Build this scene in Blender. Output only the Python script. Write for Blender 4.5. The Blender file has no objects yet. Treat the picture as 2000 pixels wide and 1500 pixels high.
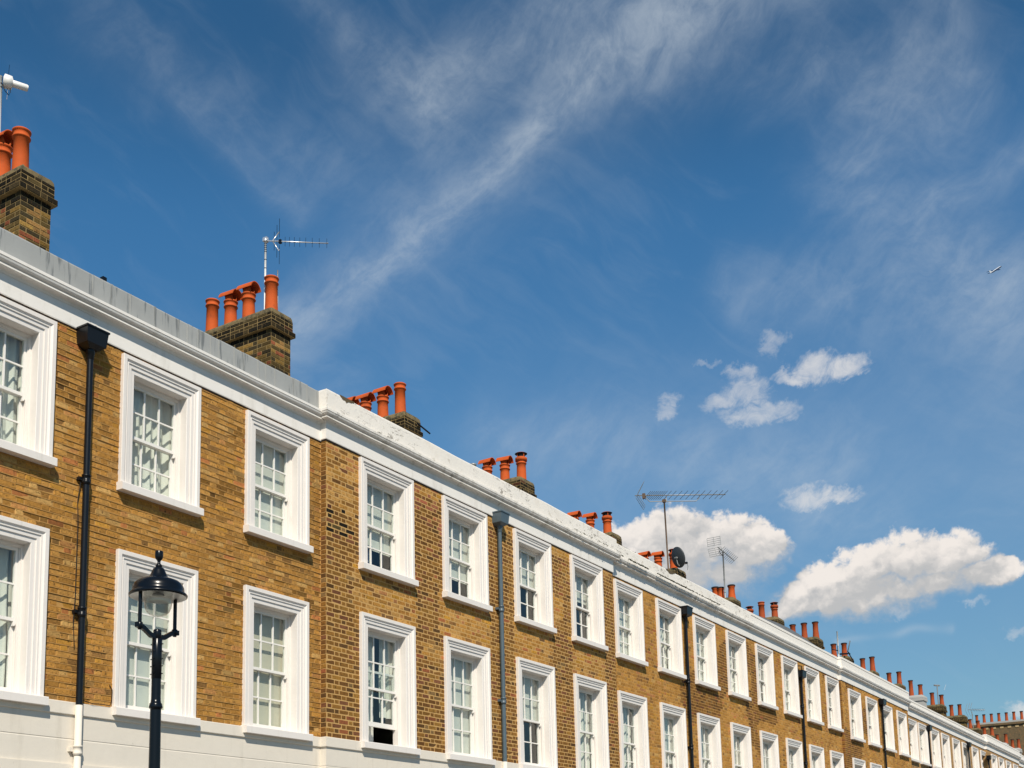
import bpy, math, random
from mathutils import Vector, Matrix, noise
random.seed(7)
R = math.radians
scn = bpy.context.scene
COL = scn.collection

# ------------------------------------------------------------------ camera
cam = bpy.data.cameras.new('camera')
cam.sensor_fit = 'HORIZONTAL'; cam.sensor_width = 36.0
cam.lens = 36.0 * 1.1382135
cam.shift_x = 0.0; cam.shift_y = 0.3157645
cam.clip_start = 0.1; cam.clip_end = 20000
camo = bpy.data.objects.new('camera', cam); COL.objects.link(camo)
cr = (0.5279974761179378, -0.848909324476171, -0.023908660156916044)
cu = (-0.1150911949075602, -0.09941980076369707, 0.9883671990059448)
cw = (0.8414111254718692, 0.5191037102867961, 0.1501953924015125)
camo.matrix_world = Matrix(((cr[0], cu[0], -cw[0], 0.0), (cr[1], cu[1], -cw[1], -11.9), (cr[2], cu[2], -cw[2], 1.6), (0, 0, 0, 1)))
scn.camera = camo
scn.render.resolution_x = 1024; scn.render.resolution_y = 768

# ------------------------------------------------------------------ colour management
vs = scn.view_settings
vs.view_transform = 'Standard'; vs.look = 'None'; vs.gamma = 1.0; vs.use_curve_mapping = False
vs.exposure = 0.12
scn.cycles.max_bounces = 8; scn.cycles.diffuse_bounces = 4; scn.cycles.transparent_max_bounces = 16

# ------------------------------------------------------------------ sun
SUN = Vector((0.209, 0.209, -0.285)).normalized()
sl = bpy.data.lights.new('sun', 'SUN'); sl.energy = 5.0; sl.angle = R(0.53); sl.color = (1.0, 0.925, 0.80)
so = bpy.data.objects.new('sun', sl); COL.objects.link(so)
so.rotation_euler = SUN.to_track_quat('-Z', 'Y').to_euler(); so.location = (-20, -30, 40)

# ------------------------------------------------------------------ sky
world = bpy.data.worlds.new('World'); scn.world = world; world.use_nodes = True
wn = world.node_tree; wn.nodes.clear()
class G:
    """small wrapper for building node trees"""
    def __init__(s, tree, dims='3D'): s.t = tree; s.dims = dims
    def n(s, kind, **kw):
        nd = s.t.nodes.new(kind)
        for k, v in kw.items(): setattr(nd, k, v)
        return nd
    def put(s, sock, v):
        if v is None: return
        if hasattr(v, 'is_linked') or isinstance(v, bpy.types.NodeSocket): s.t.links.new(v, sock)
        else: sock.default_value = v
    def m(s, op, a, b=None, c=None, clamp=False):
        nd = s.n('ShaderNodeMath', operation=op, use_clamp=clamp)
        s.put(nd.inputs[0], a); s.put(nd.inputs[1], b); s.put(nd.inputs[2], c)
        return nd.outputs[0]
    def vm(s, op, a, b=None, scale=None):
        nd = s.n('ShaderNodeVectorMath', operation=op)
        s.put(nd.inputs[0], a); s.put(nd.inputs[1], b)
        if scale is not None: s.put(nd.inputs['Scale'], scale)
        return nd.outputs['Value'] if op in ('LENGTH', 'DOT_PRODUCT', 'DISTANCE') else nd.outputs[0]
    def noise(s, vec, scale, detail=4, rough=0.55, lac=2.0, dist=0.0, color=False):
        nd = s.n('ShaderNodeTexNoise', noise_dimensions=s.dims); s.put(nd.inputs['Vector'], vec)
        for k, v in (('Scale', scale), ('Detail', detail), ('Roughness', rough), ('Lacunarity', lac), ('Distortion', dist)): nd.inputs[k].default_value = v
        return nd.outputs['Color'] if color else nd.outputs[0]
    def ss(s, x, lo, hi, a=0.0, b=1.0):
        nd = s.n('ShaderNodeMapRange', interpolation_type='SMOOTHSTEP')
        s.put(nd.inputs[0], x)
        for i, v in enumerate((lo, hi, a, b)): s.put(nd.inputs[1 + i], v)
        return nd.outputs[0]
    def mix(s, f, a, b, blend='MIX'):
        nd = s.n('ShaderNodeMix', data_type='RGBA', blend_type=blend)
        s.put(nd.inputs[0], f); s.put(nd.inputs[6], a); s.put(nd.inputs[7], b)
        return nd.outputs[2]
    def xyz(s, x, y, z=0.0):
        nd = s.n('ShaderNodeCombineXYZ'); s.put(nd.inputs[0], x); s.put(nd.inputs[1], y); s.put(nd.inputs[2], z)
        return nd.outputs[0]
    def sep(s, v):
        nd = s.n('ShaderNodeSeparateXYZ'); s.put(nd.inputs[0], v); return nd.outputs

g = G(wn, '2D')
sky = g.n('ShaderNodeTexSky', sky_type='NISHITA')
sky.sun_disc = False; sky.sun_elevation = math.asin(-SUN.z)
sky.sun_rotation = R(225.0)
sky.altitude = 50; sky.air_density = 1.0; sky.dust_density = 0.15; sky.ozone_density = 2.0
dirv = g.n('ShaderNodeTexCoord').outputs['Generated']
dx, dy, dz = g.sep(dirv)
az = g.m('MULTIPLY', g.m('ARCTAN2', dx, dy), 180 / math.pi)       # compass bearing from +Y, degrees
el = g.m('MULTIPLY', g.m('ARCSINE', dz), 180 / math.pi)            # height above the horizon, degrees
P0 = g.xyz(az, el, 0.0)
# --- ice cloud streaks
warp = g.vm('SCALE', g.vm('SUBTRACT', g.noise(P0, 0.11, 3, 0.55, color=True), (0.5, 0.5, 0.5)), scale=3.2)
P1 = g.vm('ADD', P0, warp)
STREAKS = [   # (bearing, height) line, half widths, opacity, raggedness
    ([(73.5, 40.2), (68.34, 38.38), (64.42, 37.19), (60.76, 35.71), (57.94, 33.65), (55.43, 31.57), (52.43, 29.36), (49.5, 27.6), (46.8, 26.3)], [2.6, 2.1, 1.6, 1.25, 1.15, 1.05, 1.1, 1.3, 1.5], 0.46, 2.0),
    ([(67.3, 40.8), (60.89, 38.71), (57.24, 38.04), (54.5, 36.6)], [2.4, 2.2, 1.9, 1.6], 0.27, 2.5),
    ([(54.0, 35.5), (56.0, 33.4), (53.0, 31.0)], [3.6, 3.6, 3.0], 0.13, 2.5),
    ([(47.0, 40.4), (50.88, 37.91), (54.16, 36.4)], [1.2, 1.3, 1.6], 0.15, 2.8),
    ([(37.27, 37.76), (41.09, 36.1), (44.72, 35.0), (49.24, 33.3)], [1.6, 1.5, 1.5, 1.3], 0.12, 2.8),
    ([(42.0, 34.8), (45.54, 32.8), (47.5, 31.6)], [0.9, 0.9, 0.8], 0.12, 2.8),
    ([(81.59, 36.41), (77.8, 35.6), (72.7, 35.4)], [1.5, 1.7, 1.4], 0.17, 3.0),
    ([(81.5, 34.2), (77.61, 33.2), (75.87, 31.04), (79.59, 28.74), (83.68, 25.61), (88.0, 22.0)], [2.0, 2.1, 2.0, 2.1, 2.4, 2.6], 0.22, 3.0),
    ([(88.0, 32.0), (84.71, 31.1), (80.6, 30.0)], [0.9, 1.0, 0.9], 0.24, 2.6),
    ([(46.5, 26.4), (47.5, 24.6), (49.5, 23.4)], [1.4, 1.8, 1.8], 0.15, 2.6),
    ([(57.0, 21.9), (63.89, 20.9), (69.5, 19.9), (75.0, 19.6)], [1.3, 1.6, 2.0, 2.0], 0.18, 2.6),
    ([(70.5, 27.9), (74.0, 27.0), (78.0, 26.0), (82.6, 25.0)], [1.2, 1.7, 2.2, 2.5], 0.20, 2.8),
    ([(74.0, 11.1), (76.8, 11.05), (79.5, 10.9)], [0.22, 0.25, 0.2], 0.26, 0.8),
    ([(74.0, 17.4), (77.5, 16.3)], [1.7, 1.4], 0.17, 2.6),
    # thin broad haze
    ([(52.0, 31.0), (62.0, 36.0)], [6.0, 6.0], 0.06, 1.0),
    ([(60.0, 20.0), (72.0, 20.5), (84.0, 18.0)], [5.0, 6.0, 6.0], 0.13, 1.2),
    ([(80.0, 33.0), (84.0, 24.0)], [4.5, 5.0], 0.07, 1.2),
]
def rotxy(ang, sx, sy, off=0.0):
    c, s_ = math.cos(R(ang)), math.sin(R(ang))
    u = g.vm('DOT_PRODUCT', P1, (c * sx, s_ * sx, 0.0)); v = g.vm('DOT_PRODUCT', P1, (-s_ * sy, c * sy, 0.0))
    return g.xyz(u, v, off)
fib1 = g.noise(rotxy(40, 0.20, 0.70), 1.0, 6, 0.62, dist=0.2)
fib2 = g.noise(g.vm('ADD', rotxy(12, 0.45, 0.95), (17.0, 5.0, 0.0)), 1.0, 6, 0.64, dist=0.2)
fine = g.noise(P1, 1.6, 6, 0.68, dist=0.15)
fib = g.m('SUBTRACT', g.m('ADD', g.m('ADD', g.m('MULTIPLY', fib1, 0.46), g.m('MULTIPLY', fib2, 0.36)), g.m('MULTIPLY', fine, 0.18)), 0.5)
cir = None
for pts, wid, op, rag in STREAKS:
    best = None
    for i in range(len(pts) - 1):
        a, b = pts[i], pts[i + 1]
        ab = (b[0] - a[0], b[1] - a[1]); L2 = ab[0] ** 2 + ab[1] ** 2
        rel = g.vm('SUBTRACT', P1, (a[0], a[1], 0.0))
        t = g.m('MULTIPLY', g.vm('DOT_PRODUCT', rel, (ab[0], ab[1], 0.0)), 1.0 / L2, clamp=True)
        d = g.vm('LENGTH', g.vm('SUBTRACT', rel, g.vm('SCALE', (ab[0], ab[1], 0.0), scale=t)))
        w = g.m('MULTIPLY_ADD', t, wid[i + 1] - wid[i], wid[i])
        q = g.m('DIVIDE', d, w)
        best = q if best is None else g.m('MINIMUM', best, q)
    soft = g.m('EXPONENT', g.m('MULTIPLY', g.m('MULTIPLY', best, best), -1.25))
    tex = g.ss(fib, -0.16 - 0.04 * (3 - rag), 0.24, 0.30 if rag > 1.5 else 0.6, 1.05)
    mk = g.m('MULTIPLY', g.m('MULTIPLY', soft, tex), op)
    cir = mk if cir is None else g.m('SUBTRACT', g.m('ADD', cir, mk), g.m('MULTIPLY', cir, mk))
fib3 = g.noise(rotxy(-32, 0.20, 0.7, 3.0), 1.0, 6, 0.6, dist=0.3)
veil = g.m('MULTIPLY', g.ss(g.m('ADD', g.m('MULTIPLY', fib3, 0.6), g.m('MULTIPLY', g.noise(P1, 0.12, 4, 0.5), 0.4)), 0.45, 0.75), 0.06)
cirrus = g.m('ADD', cir, veil, clamp=True)
# --- heaped clouds: lobes (bearing, height, half width, half height)
CUM = [
    # A
    (66.9, 15.95, 1.9, 1.55, 1), (65.0, 16.2, 1.7, 1.0, 1), (68.7, 16.25, 1.5, 1.05, 1), (70.3, 15.65, 1.7, 1.05, 1), (69.6, 14.7, 1.9, 1.1, 1), (66.6, 14.8, 2.9, 1.5, 1), (64.0, 15.5, 1.5, .9, 1),
    # B
    (79.4, 14.35, 1.8, .95, 1), (77.75, 14.4, 1.7, 1.1, 1), (76.1, 14.25, 1.5, .95, 1), (74.2, 13.6, 1.6, .9, 1), (72.7, 13.1, 1.5, .7, 1), (80.7, 13.5, 1.6, 0.55, 1), (82.0, 13.6, 1.0, 0.32, 1), (76.6, 13.2, 3.4, 0.85, 1), (74.6, 12.75, 2.4, 0.6, 1), (78.6, 13.35, 2.6, 0.75, 1), (72.6, 12.7, 1.6, .5, 1),
    # small ones
    (74.29, 23.72, 1.15, 0.55, .75), (75.51, 23.58, 0.92, 0.36, .75), (73.15, 23.46, 0.99, 0.28, .65),
    (73.39, 17.83, 1.0, 0.46, .7), (74.6, 17.85, 1.0, 0.30, .7),
    (70.6, 23.05, 1.01, 0.55, .52), (69.68, 22.67, 1.02, 0.33, .42), (71.55, 22.02, 1.37, 0.37, .55), (70.53, 22.01, 1.01, 0.35, .42), (70.47, 23.87, 0.64, 0.32, .45),
    (66.66, 22.57, 0.52, 0.29, .42), (66.9, 23.0, 0.5, 0.18, .3), (72.27, 25.22, 0.55, 0.31, .4), (71.86, 24.86, 0.5, 0.3, .36),
    (82.4, 7.2, 0.9, 0.40, .8), (82.21, 10.74, 0.43, 0.23, .4), (77.17, 12.1, 0.41, 0.19, .3), (80.47, 12.33, 0.44, 0.16, .35), (68.89, 24.53, 0.52, 0.16, .3),
    # a few more round the rest of the sky
    (22, 14, 5, 2, 1), (140, 20, 6, 2.5, 1), (-75, 15, 5, 2, 1),
]
cw1 = g.vm('SCALE', g.vm('SUBTRACT', g.noise(P0, 0.45, 4, 0.55, color=True), (0.5, 0.5, 0.5)), scale=1.3)
P2 = g.vm('ADD', P0, cw1)
def heap(P, lobes):
    tot = None
    for (a, e, rx, ry, op) in lobes:
        rel = g.vm('MULTIPLY', g.vm('SUBTRACT', P, (a, e, 0.0)), (1 / (rx * 1.24), 1 / (ry * 1.36), 0.0))
        q = g.m('SUBTRACT', 1.0, g.vm('DOT_PRODUCT', rel, rel))
        tot = q if tot is None else g.m('MAXIMUM', tot, q)
    return tot
def billow(P):
    nd = g.n('ShaderNodeTexVoronoi', voronoi_dimensions='2D', feature='SMOOTH_F1', distance='EUCLIDEAN', normalize=True)
    g.put(nd.inputs['Vector'], P)
    for k_, v_ in (('Scale', 0.72), ('Detail', 3.0), ('Roughness', 0.55), ('Lacunarity', 2.1), ('Smoothness', 0.7)): nd.inputs[k_].default_value = v_
    return g.m('SUBTRACT', 1.0, nd.outputs['Distance'])
BIG = [q for q in CUM if q[4] == 1]; SMALL = [q for q in CUM if q[4] != 1]
PB = g.vm('ADD', g.vm('MULTIPLY', P0, (0.85, 1.1, 1.0)), g.vm('SCALE', g.vm('SUBTRACT', g.noise(P0, 1.2, 5, 0.6, color=True), (0.5, 0.5, 0.5)), scale=0.7))
bil = billow(PB); bil2 = billow(g.vm('ADD', PB, (-0.16, 0.34, 0.0)))
fz_ = g.m('SUBTRACT', g.noise(P0, 1.6, 6, 0.68, dist=0.3), 0.5)
h0 = heap(P2, BIG); h1 = heap(g.vm('ADD', P2, (-0.35, 0.95, 0.0)), BIG)
dens = g.m('ADD', g.m('MULTIPLY_ADD', g.m('SUBTRACT', bil, 0.62), 2.0, h0), g.m('MULTIPLY', fz_, 0.9))
# crisp where the heap rises towards the sun, ragged and thin underneath and down wind
up0 = g.m('SUBTRACT', h0, h1)
edge = g.ss(up0, -0.55, 0.45, 2.0, 0.55)
cum = g.m('SMOOTH_MIN', g.m('DIVIDE', g.m('MAXIMUM', dens, 0.0), edge), 1.0, 0.15)
cum = g.ss(cum, 0.0, 1.0)
up = g.m('ADD', g.m('MULTIPLY', up0, 0.80), g.m('ADD', g.m('MULTIPLY', g.m('SUBTRACT', bil, bil2), 2.2), g.m('MULTIPLY', fz_, 0.35)))
lit = g.ss(up, -0.15, 1.15)
ccol = g.mix(lit, (3.95, 3.98, 4.02, 1), (6.8, 6.35, 5.95, 1))
# small torn puffs
PS = g.vm('ADD', P0, g.vm('SCALE', g.vm('SUBTRACT', g.noise(P0, 1.3, 6, 0.62, color=True), (0.5, 0.5, 0.5)), scale=1.3))
s0 = heap(PS, SMALL)
op_ = None
for (a, e, rx, ry, o_) in SMALL:
    rel = g.vm('MULTIPLY', g.vm('SUBTRACT', P0, (a, e, 0.0)), (1 / (rx * 2.4), 1 / (ry * 3.0), 0.0))
    f_ = g.m('MULTIPLY', g.ss(g.vm('LENGTH', rel), 1.0, 0.6), o_)
    op_ = f_ if op_ is None else g.m('MAXIMUM', op_, f_)
torn = g.noise(rotxy(24, 0.8, 1.5, 2.0), 1.0, 6, 0.68, dist=0.4)
sm = g.m('MULTIPLY', g.ss(g.m('MULTIPLY_ADD', g.m('SUBTRACT', torn, 0.5), 2.6, s0), -0.55, 1.7), op_)
hue = g.mix(g.ss(el, 4.0, 34.0), (0.64, 0.84, 0.87, 1), (0.31, 0.705, 0.87, 1))
skyc = g.mix(1.0, sky.outputs[0], hue, 'MULTIPLY')
lum = g.vm('DOT_PRODUCT', skyc, (0.2126, 0.7152, 0.0722))
gain = g.m('MULTIPLY', g.m('DIVIDE', 1.0, g.m('MULTIPLY_ADD', lum, 0.13, 1.0)), g.m('MULTIPLY', g.ss(el, 8.0, 22.0, 1.10, 1.20), g.ss(el, 30.0, 38.0, 1.0, 0.78)))
hs = g.n('ShaderNodeHueSaturation'); hs.inputs['Saturation'].default_value = 1.0
g.put(hs.inputs['Color'], g.vm('SCALE', skyc, scale=gain))
c1 = g.mix(cirrus, hs.outputs[0], (4.6, 5.1, 5.5, 1))
c15 = g.mix(sm, c1, (6.2, 6.0, 5.8, 1))
c2 = g.mix(cum, c15, ccol)
bg = g.n('ShaderNodeBackground'); bg.inputs['Strength'].default_value = 0.12
g.put(bg.inputs['Color'], c2)
wo = g.n('ShaderNodeOutputWorld'); wn.links.new(bg.outputs[0], wo.inputs[0])
world.cycles.sampling_method = 'MANUAL'; world.cycles.sample_map_resolution = 512

# ------------------------------------------------------------------ materials
MATS = {}
def mat(name, base, rough=0.7, var=0.0, vscale=3.0, bump=0.0, bscale=20.0, metal=0.0, spec=None, dirt=None, streak=None, color_from=None, coat=0.0, flake=False):
    """principled material with noise variation; dirt = (colour, threshold lo, hi, scale), streak = vertical stains"""
    if name in MATS: return MATS[name]
    m = bpy.data.materials.new(name); m.use_nodes = True
    t = m.node_tree; t.nodes.clear(); k = G(t)
    pos = k.n('ShaderNodeNewGeometry').outputs['Position']
    if color_from == 'object': c = k.n('ShaderNodeObjectInfo').outputs['Color']
    elif color_from == 'attribute': c = k.n('ShaderNodeAttribute', attribute_name='tint').outputs['Color']
    else: c = (*base, 1.0)
    if var:
        f = k.m('MULTIPLY_ADD', k.noise(pos, vscale, 6, 0.65), 2 * var, 1.0 - var)
        vv = k.n('ShaderNodeCombineColor')
        for i in range(3): k.put(vv.inputs[i], f)
        c = k.mix(1.0, c, vv.outputs[0], 'MULTIPLY')
    for dd in (dirt or []):
        dc, lo, hi, sc, strength = dd
        f = k.m('MULTIPLY', k.ss(k.noise(pos, sc, 8, 0.7), lo, hi), strength)
        c = k.mix(f, c, (*dc, 1.0))
    if streak:
        dc, lo, hi, sx, sz, strength = streak
        f = k.m('MULTIPLY', k.ss(k.noise(k.vm('MULTIPLY', pos, (sx, sx, sz)), 1.0, 5, 0.6), lo, hi), strength)
        c = k.mix(f, c, (*dc, 1.0))
    if flake:
        where = k.ss(k.noise(k.vm('MULTIPLY', pos, (1.0, 1.0, 1.6)), 0.75, 3, 0.5), 0.50, 0.60)
        chip = k.ss(k.noise(k.vm('MULTIPLY', pos, (7.0, 7.0, 12.0)), 1.0, 6, 0.65), 0.565, 0.60)
        run = k.ss(k.m('ABSOLUTE', k.m('SUBTRACT', k.noise(k.vm('MULTIPLY', pos, (1.1, 1.1, 7.0)), 1.0, 5, 0.6), 0.5)), 0.010, 0.003)
        run = k.m('MULTIPLY', run, k.ss(k.noise(pos, 1.9, 3, 0.5), 0.50, 0.58))
        f = k.m('MULTIPLY', k.m('MAXIMUM', k.m('MULTIPLY', where, chip), run), 0.88)
        c = k.mix(f, c, (0.16, 0.14, 0.115, 1.0))
    bs = k.n('ShaderNodeBsdfPrincipled')
    k.put(bs.inputs['Base Color'], c); bs.inputs['Roughness'].default_value = rough; bs.inputs['Metallic'].default_value = metal
    if spec is not None or name.endswith('terracotta'):
        spec = 0.2 if spec is None else spec
    if spec is not None: bs.inputs['Specular IOR Level'].default_value = spec
    if coat: bs.inputs['Coat Weight'].default_value = coat; bs.inputs['Coat Roughness'].default_value = 0.08
    if bump:
        b = k.n('ShaderNodeBump'); b.inputs['Strength'].default_value = bump; b.inputs['Distance'].default_value = 0.01
        k.put(b.inputs['Height'], k.noise(pos, bscale, 8, 0.65)); k.put(bs.inputs['Normal'], b.outputs[0])
    o = k.n('ShaderNodeOutputMaterial'); t.links.new(bs.outputs[0], o.inputs[0])
    MATS[name] = m; return m

M_white = mat('white_gloss_paint', (0.745, 0.695, 0.645), 0.45, 0.03, 6, 0.2, 30, dirt=[((0.45, 0.42, 0.36), 0.60, 0.78, 1.7, 0.22), ((0.20, 0.18, 0.15), 0.70, 0.72, 16.0, 0.5)], streak=((0.50, 0.46, 0.38), 0.54, 0.74, 16.0, 0.8, 0.28))
M_sash = mat('white_sash_paint', (0.76, 0.73, 0.68), 0.4, 0.03, 9)
M_stucco = mat('white_stucco', (0.68, 0.62, 0.53), 0.75, 0.05, 2.5, 0.35, 9, dirt=[((0.46, 0.41, 0.33), 0.56, 0.80, 1.1, 0.30), ((0.28, 0.25, 0.20), 0.66, 0.69, 7.0, 0.35)], streak=((0.42, 0.37, 0.29), 0.56, 0.76, 6.0, 0.7, 0.30))
M_cornice = mat('white_cornice_paint', (0.76, 0.725, 0.675), 0.6, 0.04, 4, 0.2, 25, streak=((0.42, 0.38, 0.31), 0.52, 0.75, 5.0, 1.2, 0.30))
M_cornice_old = mat('weathered_cornice_paint', (0.74, 0.70, 0.645), 0.65, 0.06, 4, 0.3, 25, dirt=[((0.12, 0.10, 0.075), 0.60, 0.68, 6.0, 0.75)], streak=((0.30, 0.27, 0.21), 0.48, 0.72, 6.0, 1.5, 0.5))
M_parapet = mat('white_parapet_paint', (0.76, 0.72, 0.66), 0.7, 0.04, 3, 0.3, 18, dirt=[((0.50, 0.42, 0.32), 0.60, 0.8, 2.2, 0.25)])
M_flaking = mat('flaking_parapet_paint', (0.76, 0.715, 0.65), 0.75, 0.05, 3, 0.5, 14, dirt=[((0.58, 0.49, 0.38), 0.55, 0.75, 1.8, 0.35), ((0.46, 0.41, 0.33), 0.58, 0.64, 5.0, 0.5)], flake=True)
M_lead = mat('grey_lead', (0.31, 0.315, 0.305), 0.6, 0.16, 2.2, 0.2, 6, streak=((0.10, 0.11, 0.115), 0.54, 0.66, 13.0, 1.1, 0.75))
M_roof = mat('dark_roof_felt', (0.09, 0.095, 0.10), 0.8, 0.2, 2)
M_mortar = mat('sandy_mortar', (0.44, 0.235, 0.065), 0.95, 0.14, 9, 0.6, 60)
M_mortar2 = mat('pale_mortar', (0.50, 0.295, 0.10), 0.95, 0.14, 9, 0.5, 60)
M_mortar_dark = mat('sooty_mortar', (0.25, 0.17, 0.065), 0.95, 0.45, 7, 0.5, 60)
M_brick1 = mat('single_brick', (0.4, 0.2, 0.1), 0.92, 0.62, 24, 1.0, 60, color_from='object', spec=0.12, dirt=[((0.06, 0.032, 0.012), 0.56, 0.63, 30.0, 0.85)])
M_brickN = mat('brickwork', (0.4, 0.2, 0.1), 0.92, 0.62, 24, 1.0, 60, color_from='attribute', spec=0.12, dirt=[((0.06, 0.032, 0.012), 0.56, 0.63, 30.0, 0.85)])
M_terra = mat('terracotta', (0.48, 0.085, 0.016), 0.78, 0.13, 5, 0.15, 40, dirt=[((0.22, 0.05, 0.018), 0.50, 0.72, 4.0, 0.6)])
M_terra_old = mat('aged_terracotta', (0.33, 0.066, 0.02), 0.85, 0.2, 5, 0.2, 40, dirt=[((0.15, 0.06, 0.035), 0.54, 0.76, 4.0, 0.6)])
M_soot = mat('soot', (0.012, 0.011, 0.010), 0.95)
M_flaunch = mat('mossy_mortar_cap', (0.155, 0.112, 0.048), 0.95, 0.5, 11, 1.0, 25, dirt=[((0.035, 0.034, 0.018), 0.46, 0.58, 8.0, 0.8), ((0.26, 0.18, 0.07), 0.60, 0.68, 10.0, 0.6)])
M_render_grey = mat('grey_render', (0.36, 0.35, 0.33), 0.9, 0.12, 3, 0.3, 20, dirt=[((0.14, 0.14, 0.13), 0.55, 0.75, 3.0, 0.5)])
M_black = mat('black_iron_paint', (0.006, 0.007, 0.009), 0.30, 0.15, 8, 0.1, 30, spec=0.3)
M_lampblack = mat('navy_black_gloss_paint', (0.004, 0.0055, 0.008), 0.24, 0.1, 8, spec=0.28)
M_slate = mat('slate_blue_pipe_paint', (0.075, 0.105, 0.125), 0.35, 0.15, 6, 0.1, 30)
M_dark = mat('painted_shadow_dark', (0.02, 0.015, 0.01), 0.95)  # near-black tone for the painted shadow line under the frieze
M_wallin = mat('interior_plaster', (0.36, 0.34, 0.30), 0.9, 0.05, 1)
M_curtain = mat('cream_curtain', (0.72, 0.69, 0.62), 0.9, 0.05, 4)
M_blind = mat('pale_blind', (0.66, 0.64, 0.58), 0.9, 0.03, 3)
M_blind2 = mat('grey_blind', (0.46, 0.46, 0.44), 0.9, 0.03, 3)
M_blind3 = mat('beige_blind', (0.62, 0.55, 0.43), 0.9, 0.03, 3)
M_navy = mat('navy_star_blind', (0.02, 0.035, 0.085), 0.8)
M_dish = mat('dark_grey_dish', (0.035, 0.04, 0.045), 0.5, 0.1, 4)
M_alu = mat('bright_aluminium', (0.75, 0.75, 0.75), 0.35, metal=0.7)
M_pole = mat('white_mast', (0.78, 0.78, 0.76), 0.4)
M_rust = mat('rusty_steel', (0.13, 0.085, 0.055), 0.8, 0.4, 12)
M_greysteel = mat('dull_grey_steel', (0.30, 0.30, 0.29), 0.5, 0.2, 9, metal=0.4)
M_plastic = mat('white_plastic', (0.78, 0.77, 0.74), 0.4)
M_asphalt = mat('asphalt', (0.05, 0.05, 0.052), 0.9, 0.2, 4, 0.4, 80)
M_paving = mat('paving', (0.22, 0.205, 0.185), 0.85, 0.1, 3, 0.3, 30)
M_kerb = mat('granite_kerb', (0.30, 0.29, 0.28), 0.8, 0.15, 20)
M_ground = mat('ground', (0.07, 0.07, 0.065), 0.95, 0.2, 0.2)
M_moss = mat('moss', (0.045, 0.045, 0.022), 0.95, 0.4, 20)
M_jet = mat('jet_paint', (0.75, 0.77, 0.80), 0.35)
M_jetblue = mat('jet_belly_paint', (0.02, 0.035, 0.08), 0.35)

def glass_mat(name, tint, rough=0.0, ior=0.05):
    m = bpy.data.materials.new(name); m.use_nodes = True
    t = m.node_tree; t.nodes.clear(); k = G(t)
    lw = k.n('ShaderNodeLayerWeight'); lw.inputs[0].default_value = 0.5
    fr0 = k.m('MULTIPLY_ADD', k.m('POWER', lw.outputs['Facing'], 4.5), 0.9, ior)
    pos = k.n('ShaderNodeNewGeometry').outputs['Position']
    b = k.n('ShaderNodeBump'); b.inputs['Strength'].default_value = 0.06; b.inputs['Distance'].default_value = 0.02
    k.put(b.inputs['Height'], k.noise(pos, 3.0, 2, 0.5))
    tr = k.n('ShaderNodeBsdfTransparent'); tr.inputs[0].default_value = (*tint, 1)
    gl = k.n('ShaderNodeBsdfGlossy'); gl.inputs['Roughness'].default_value = rough; k.put(gl.inputs['Normal'], b.outputs[0])
    mx = k.n('ShaderNodeMixShader'); k.put(mx.inputs[0], fr0); t.links.new(tr.outputs[0], mx.inputs[1]); t.links.new(gl.outputs[0], mx.inputs[2])
    o = k.n('ShaderNodeOutputMaterial'); t.links.new(mx.outputs[0], o.inputs[0])
    return m
M_glass = glass_mat('window_glass', (0.93, 0.96, 0.95))
M_bowl = glass_mat('lamp_bowl_glass', (0.90, 0.91, 0.90), 0.03, 0.07)

def brick_texture_mat():
    m = bpy.data.materials.new('distant_brickwork'); m.use_nodes = True
    t = m.node_tree; t.nodes.clear(); k = G(t)
    pos = k.n('ShaderNodeNewGeometry').outputs['Position']; x, y, z = k.sep(pos)
    uv = k.xyz(k.m('ADD', x, y), z, 0.0)
    br = k.n('ShaderNodeTexBrick'); k.put(br.inputs['Vector'], uv)
    br.inputs['Scale'].default_value = 1.0; br.inputs['Mortar Size'].default_value = 0.007; br.inputs['Brick Width'].default_value = 0.225; br.inputs['Row Height'].default_value = 0.0765
    br.inputs['Color1'].default_value = (0.36, 0.20, 0.065, 1); br.inputs['Color2'].default_value = (0.17, 0.09, 0.035, 1); br.inputs['Mortar'].default_value = (0.42, 0.26, 0.10, 1)
    big = k.noise(pos, 0.6, 5, 0.6)
    c = k.mix(k.ss(big, 0.42, 0.62, 0.0, 0.6), br.outputs[0], (0.40, 0.225, 0.075, 1))
    c = k.mix(k.ss(k.noise(pos, 5.0, 6, 0.7), 0.55, 0.68, 0.0, 0.7), c, (0.12, 0.065, 0.03, 1))
    bs = k.n('ShaderNodeBsdfPrincipled'); k.put(bs.inputs['Base Color'], c); bs.inputs['Roughness'].default_value = 0.92
    o = k.n('ShaderNodeOutputMaterial'); t.links.new(bs.outputs[0], o.inputs[0])
    return m
M_farbrick = brick_texture_mat()
M_oldbrick = mat('mossy_old_brick', (0.13, 0.09, 0.045), 0.95, 0.5, 5, 0.6, 20, dirt=[((0.22, 0.12, 0.05), 0.5, 0.62, 3.5, 0.6), ((0.05, 0.05, 0.03), 0.55, 0.66, 1.2, 0.6)])

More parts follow.
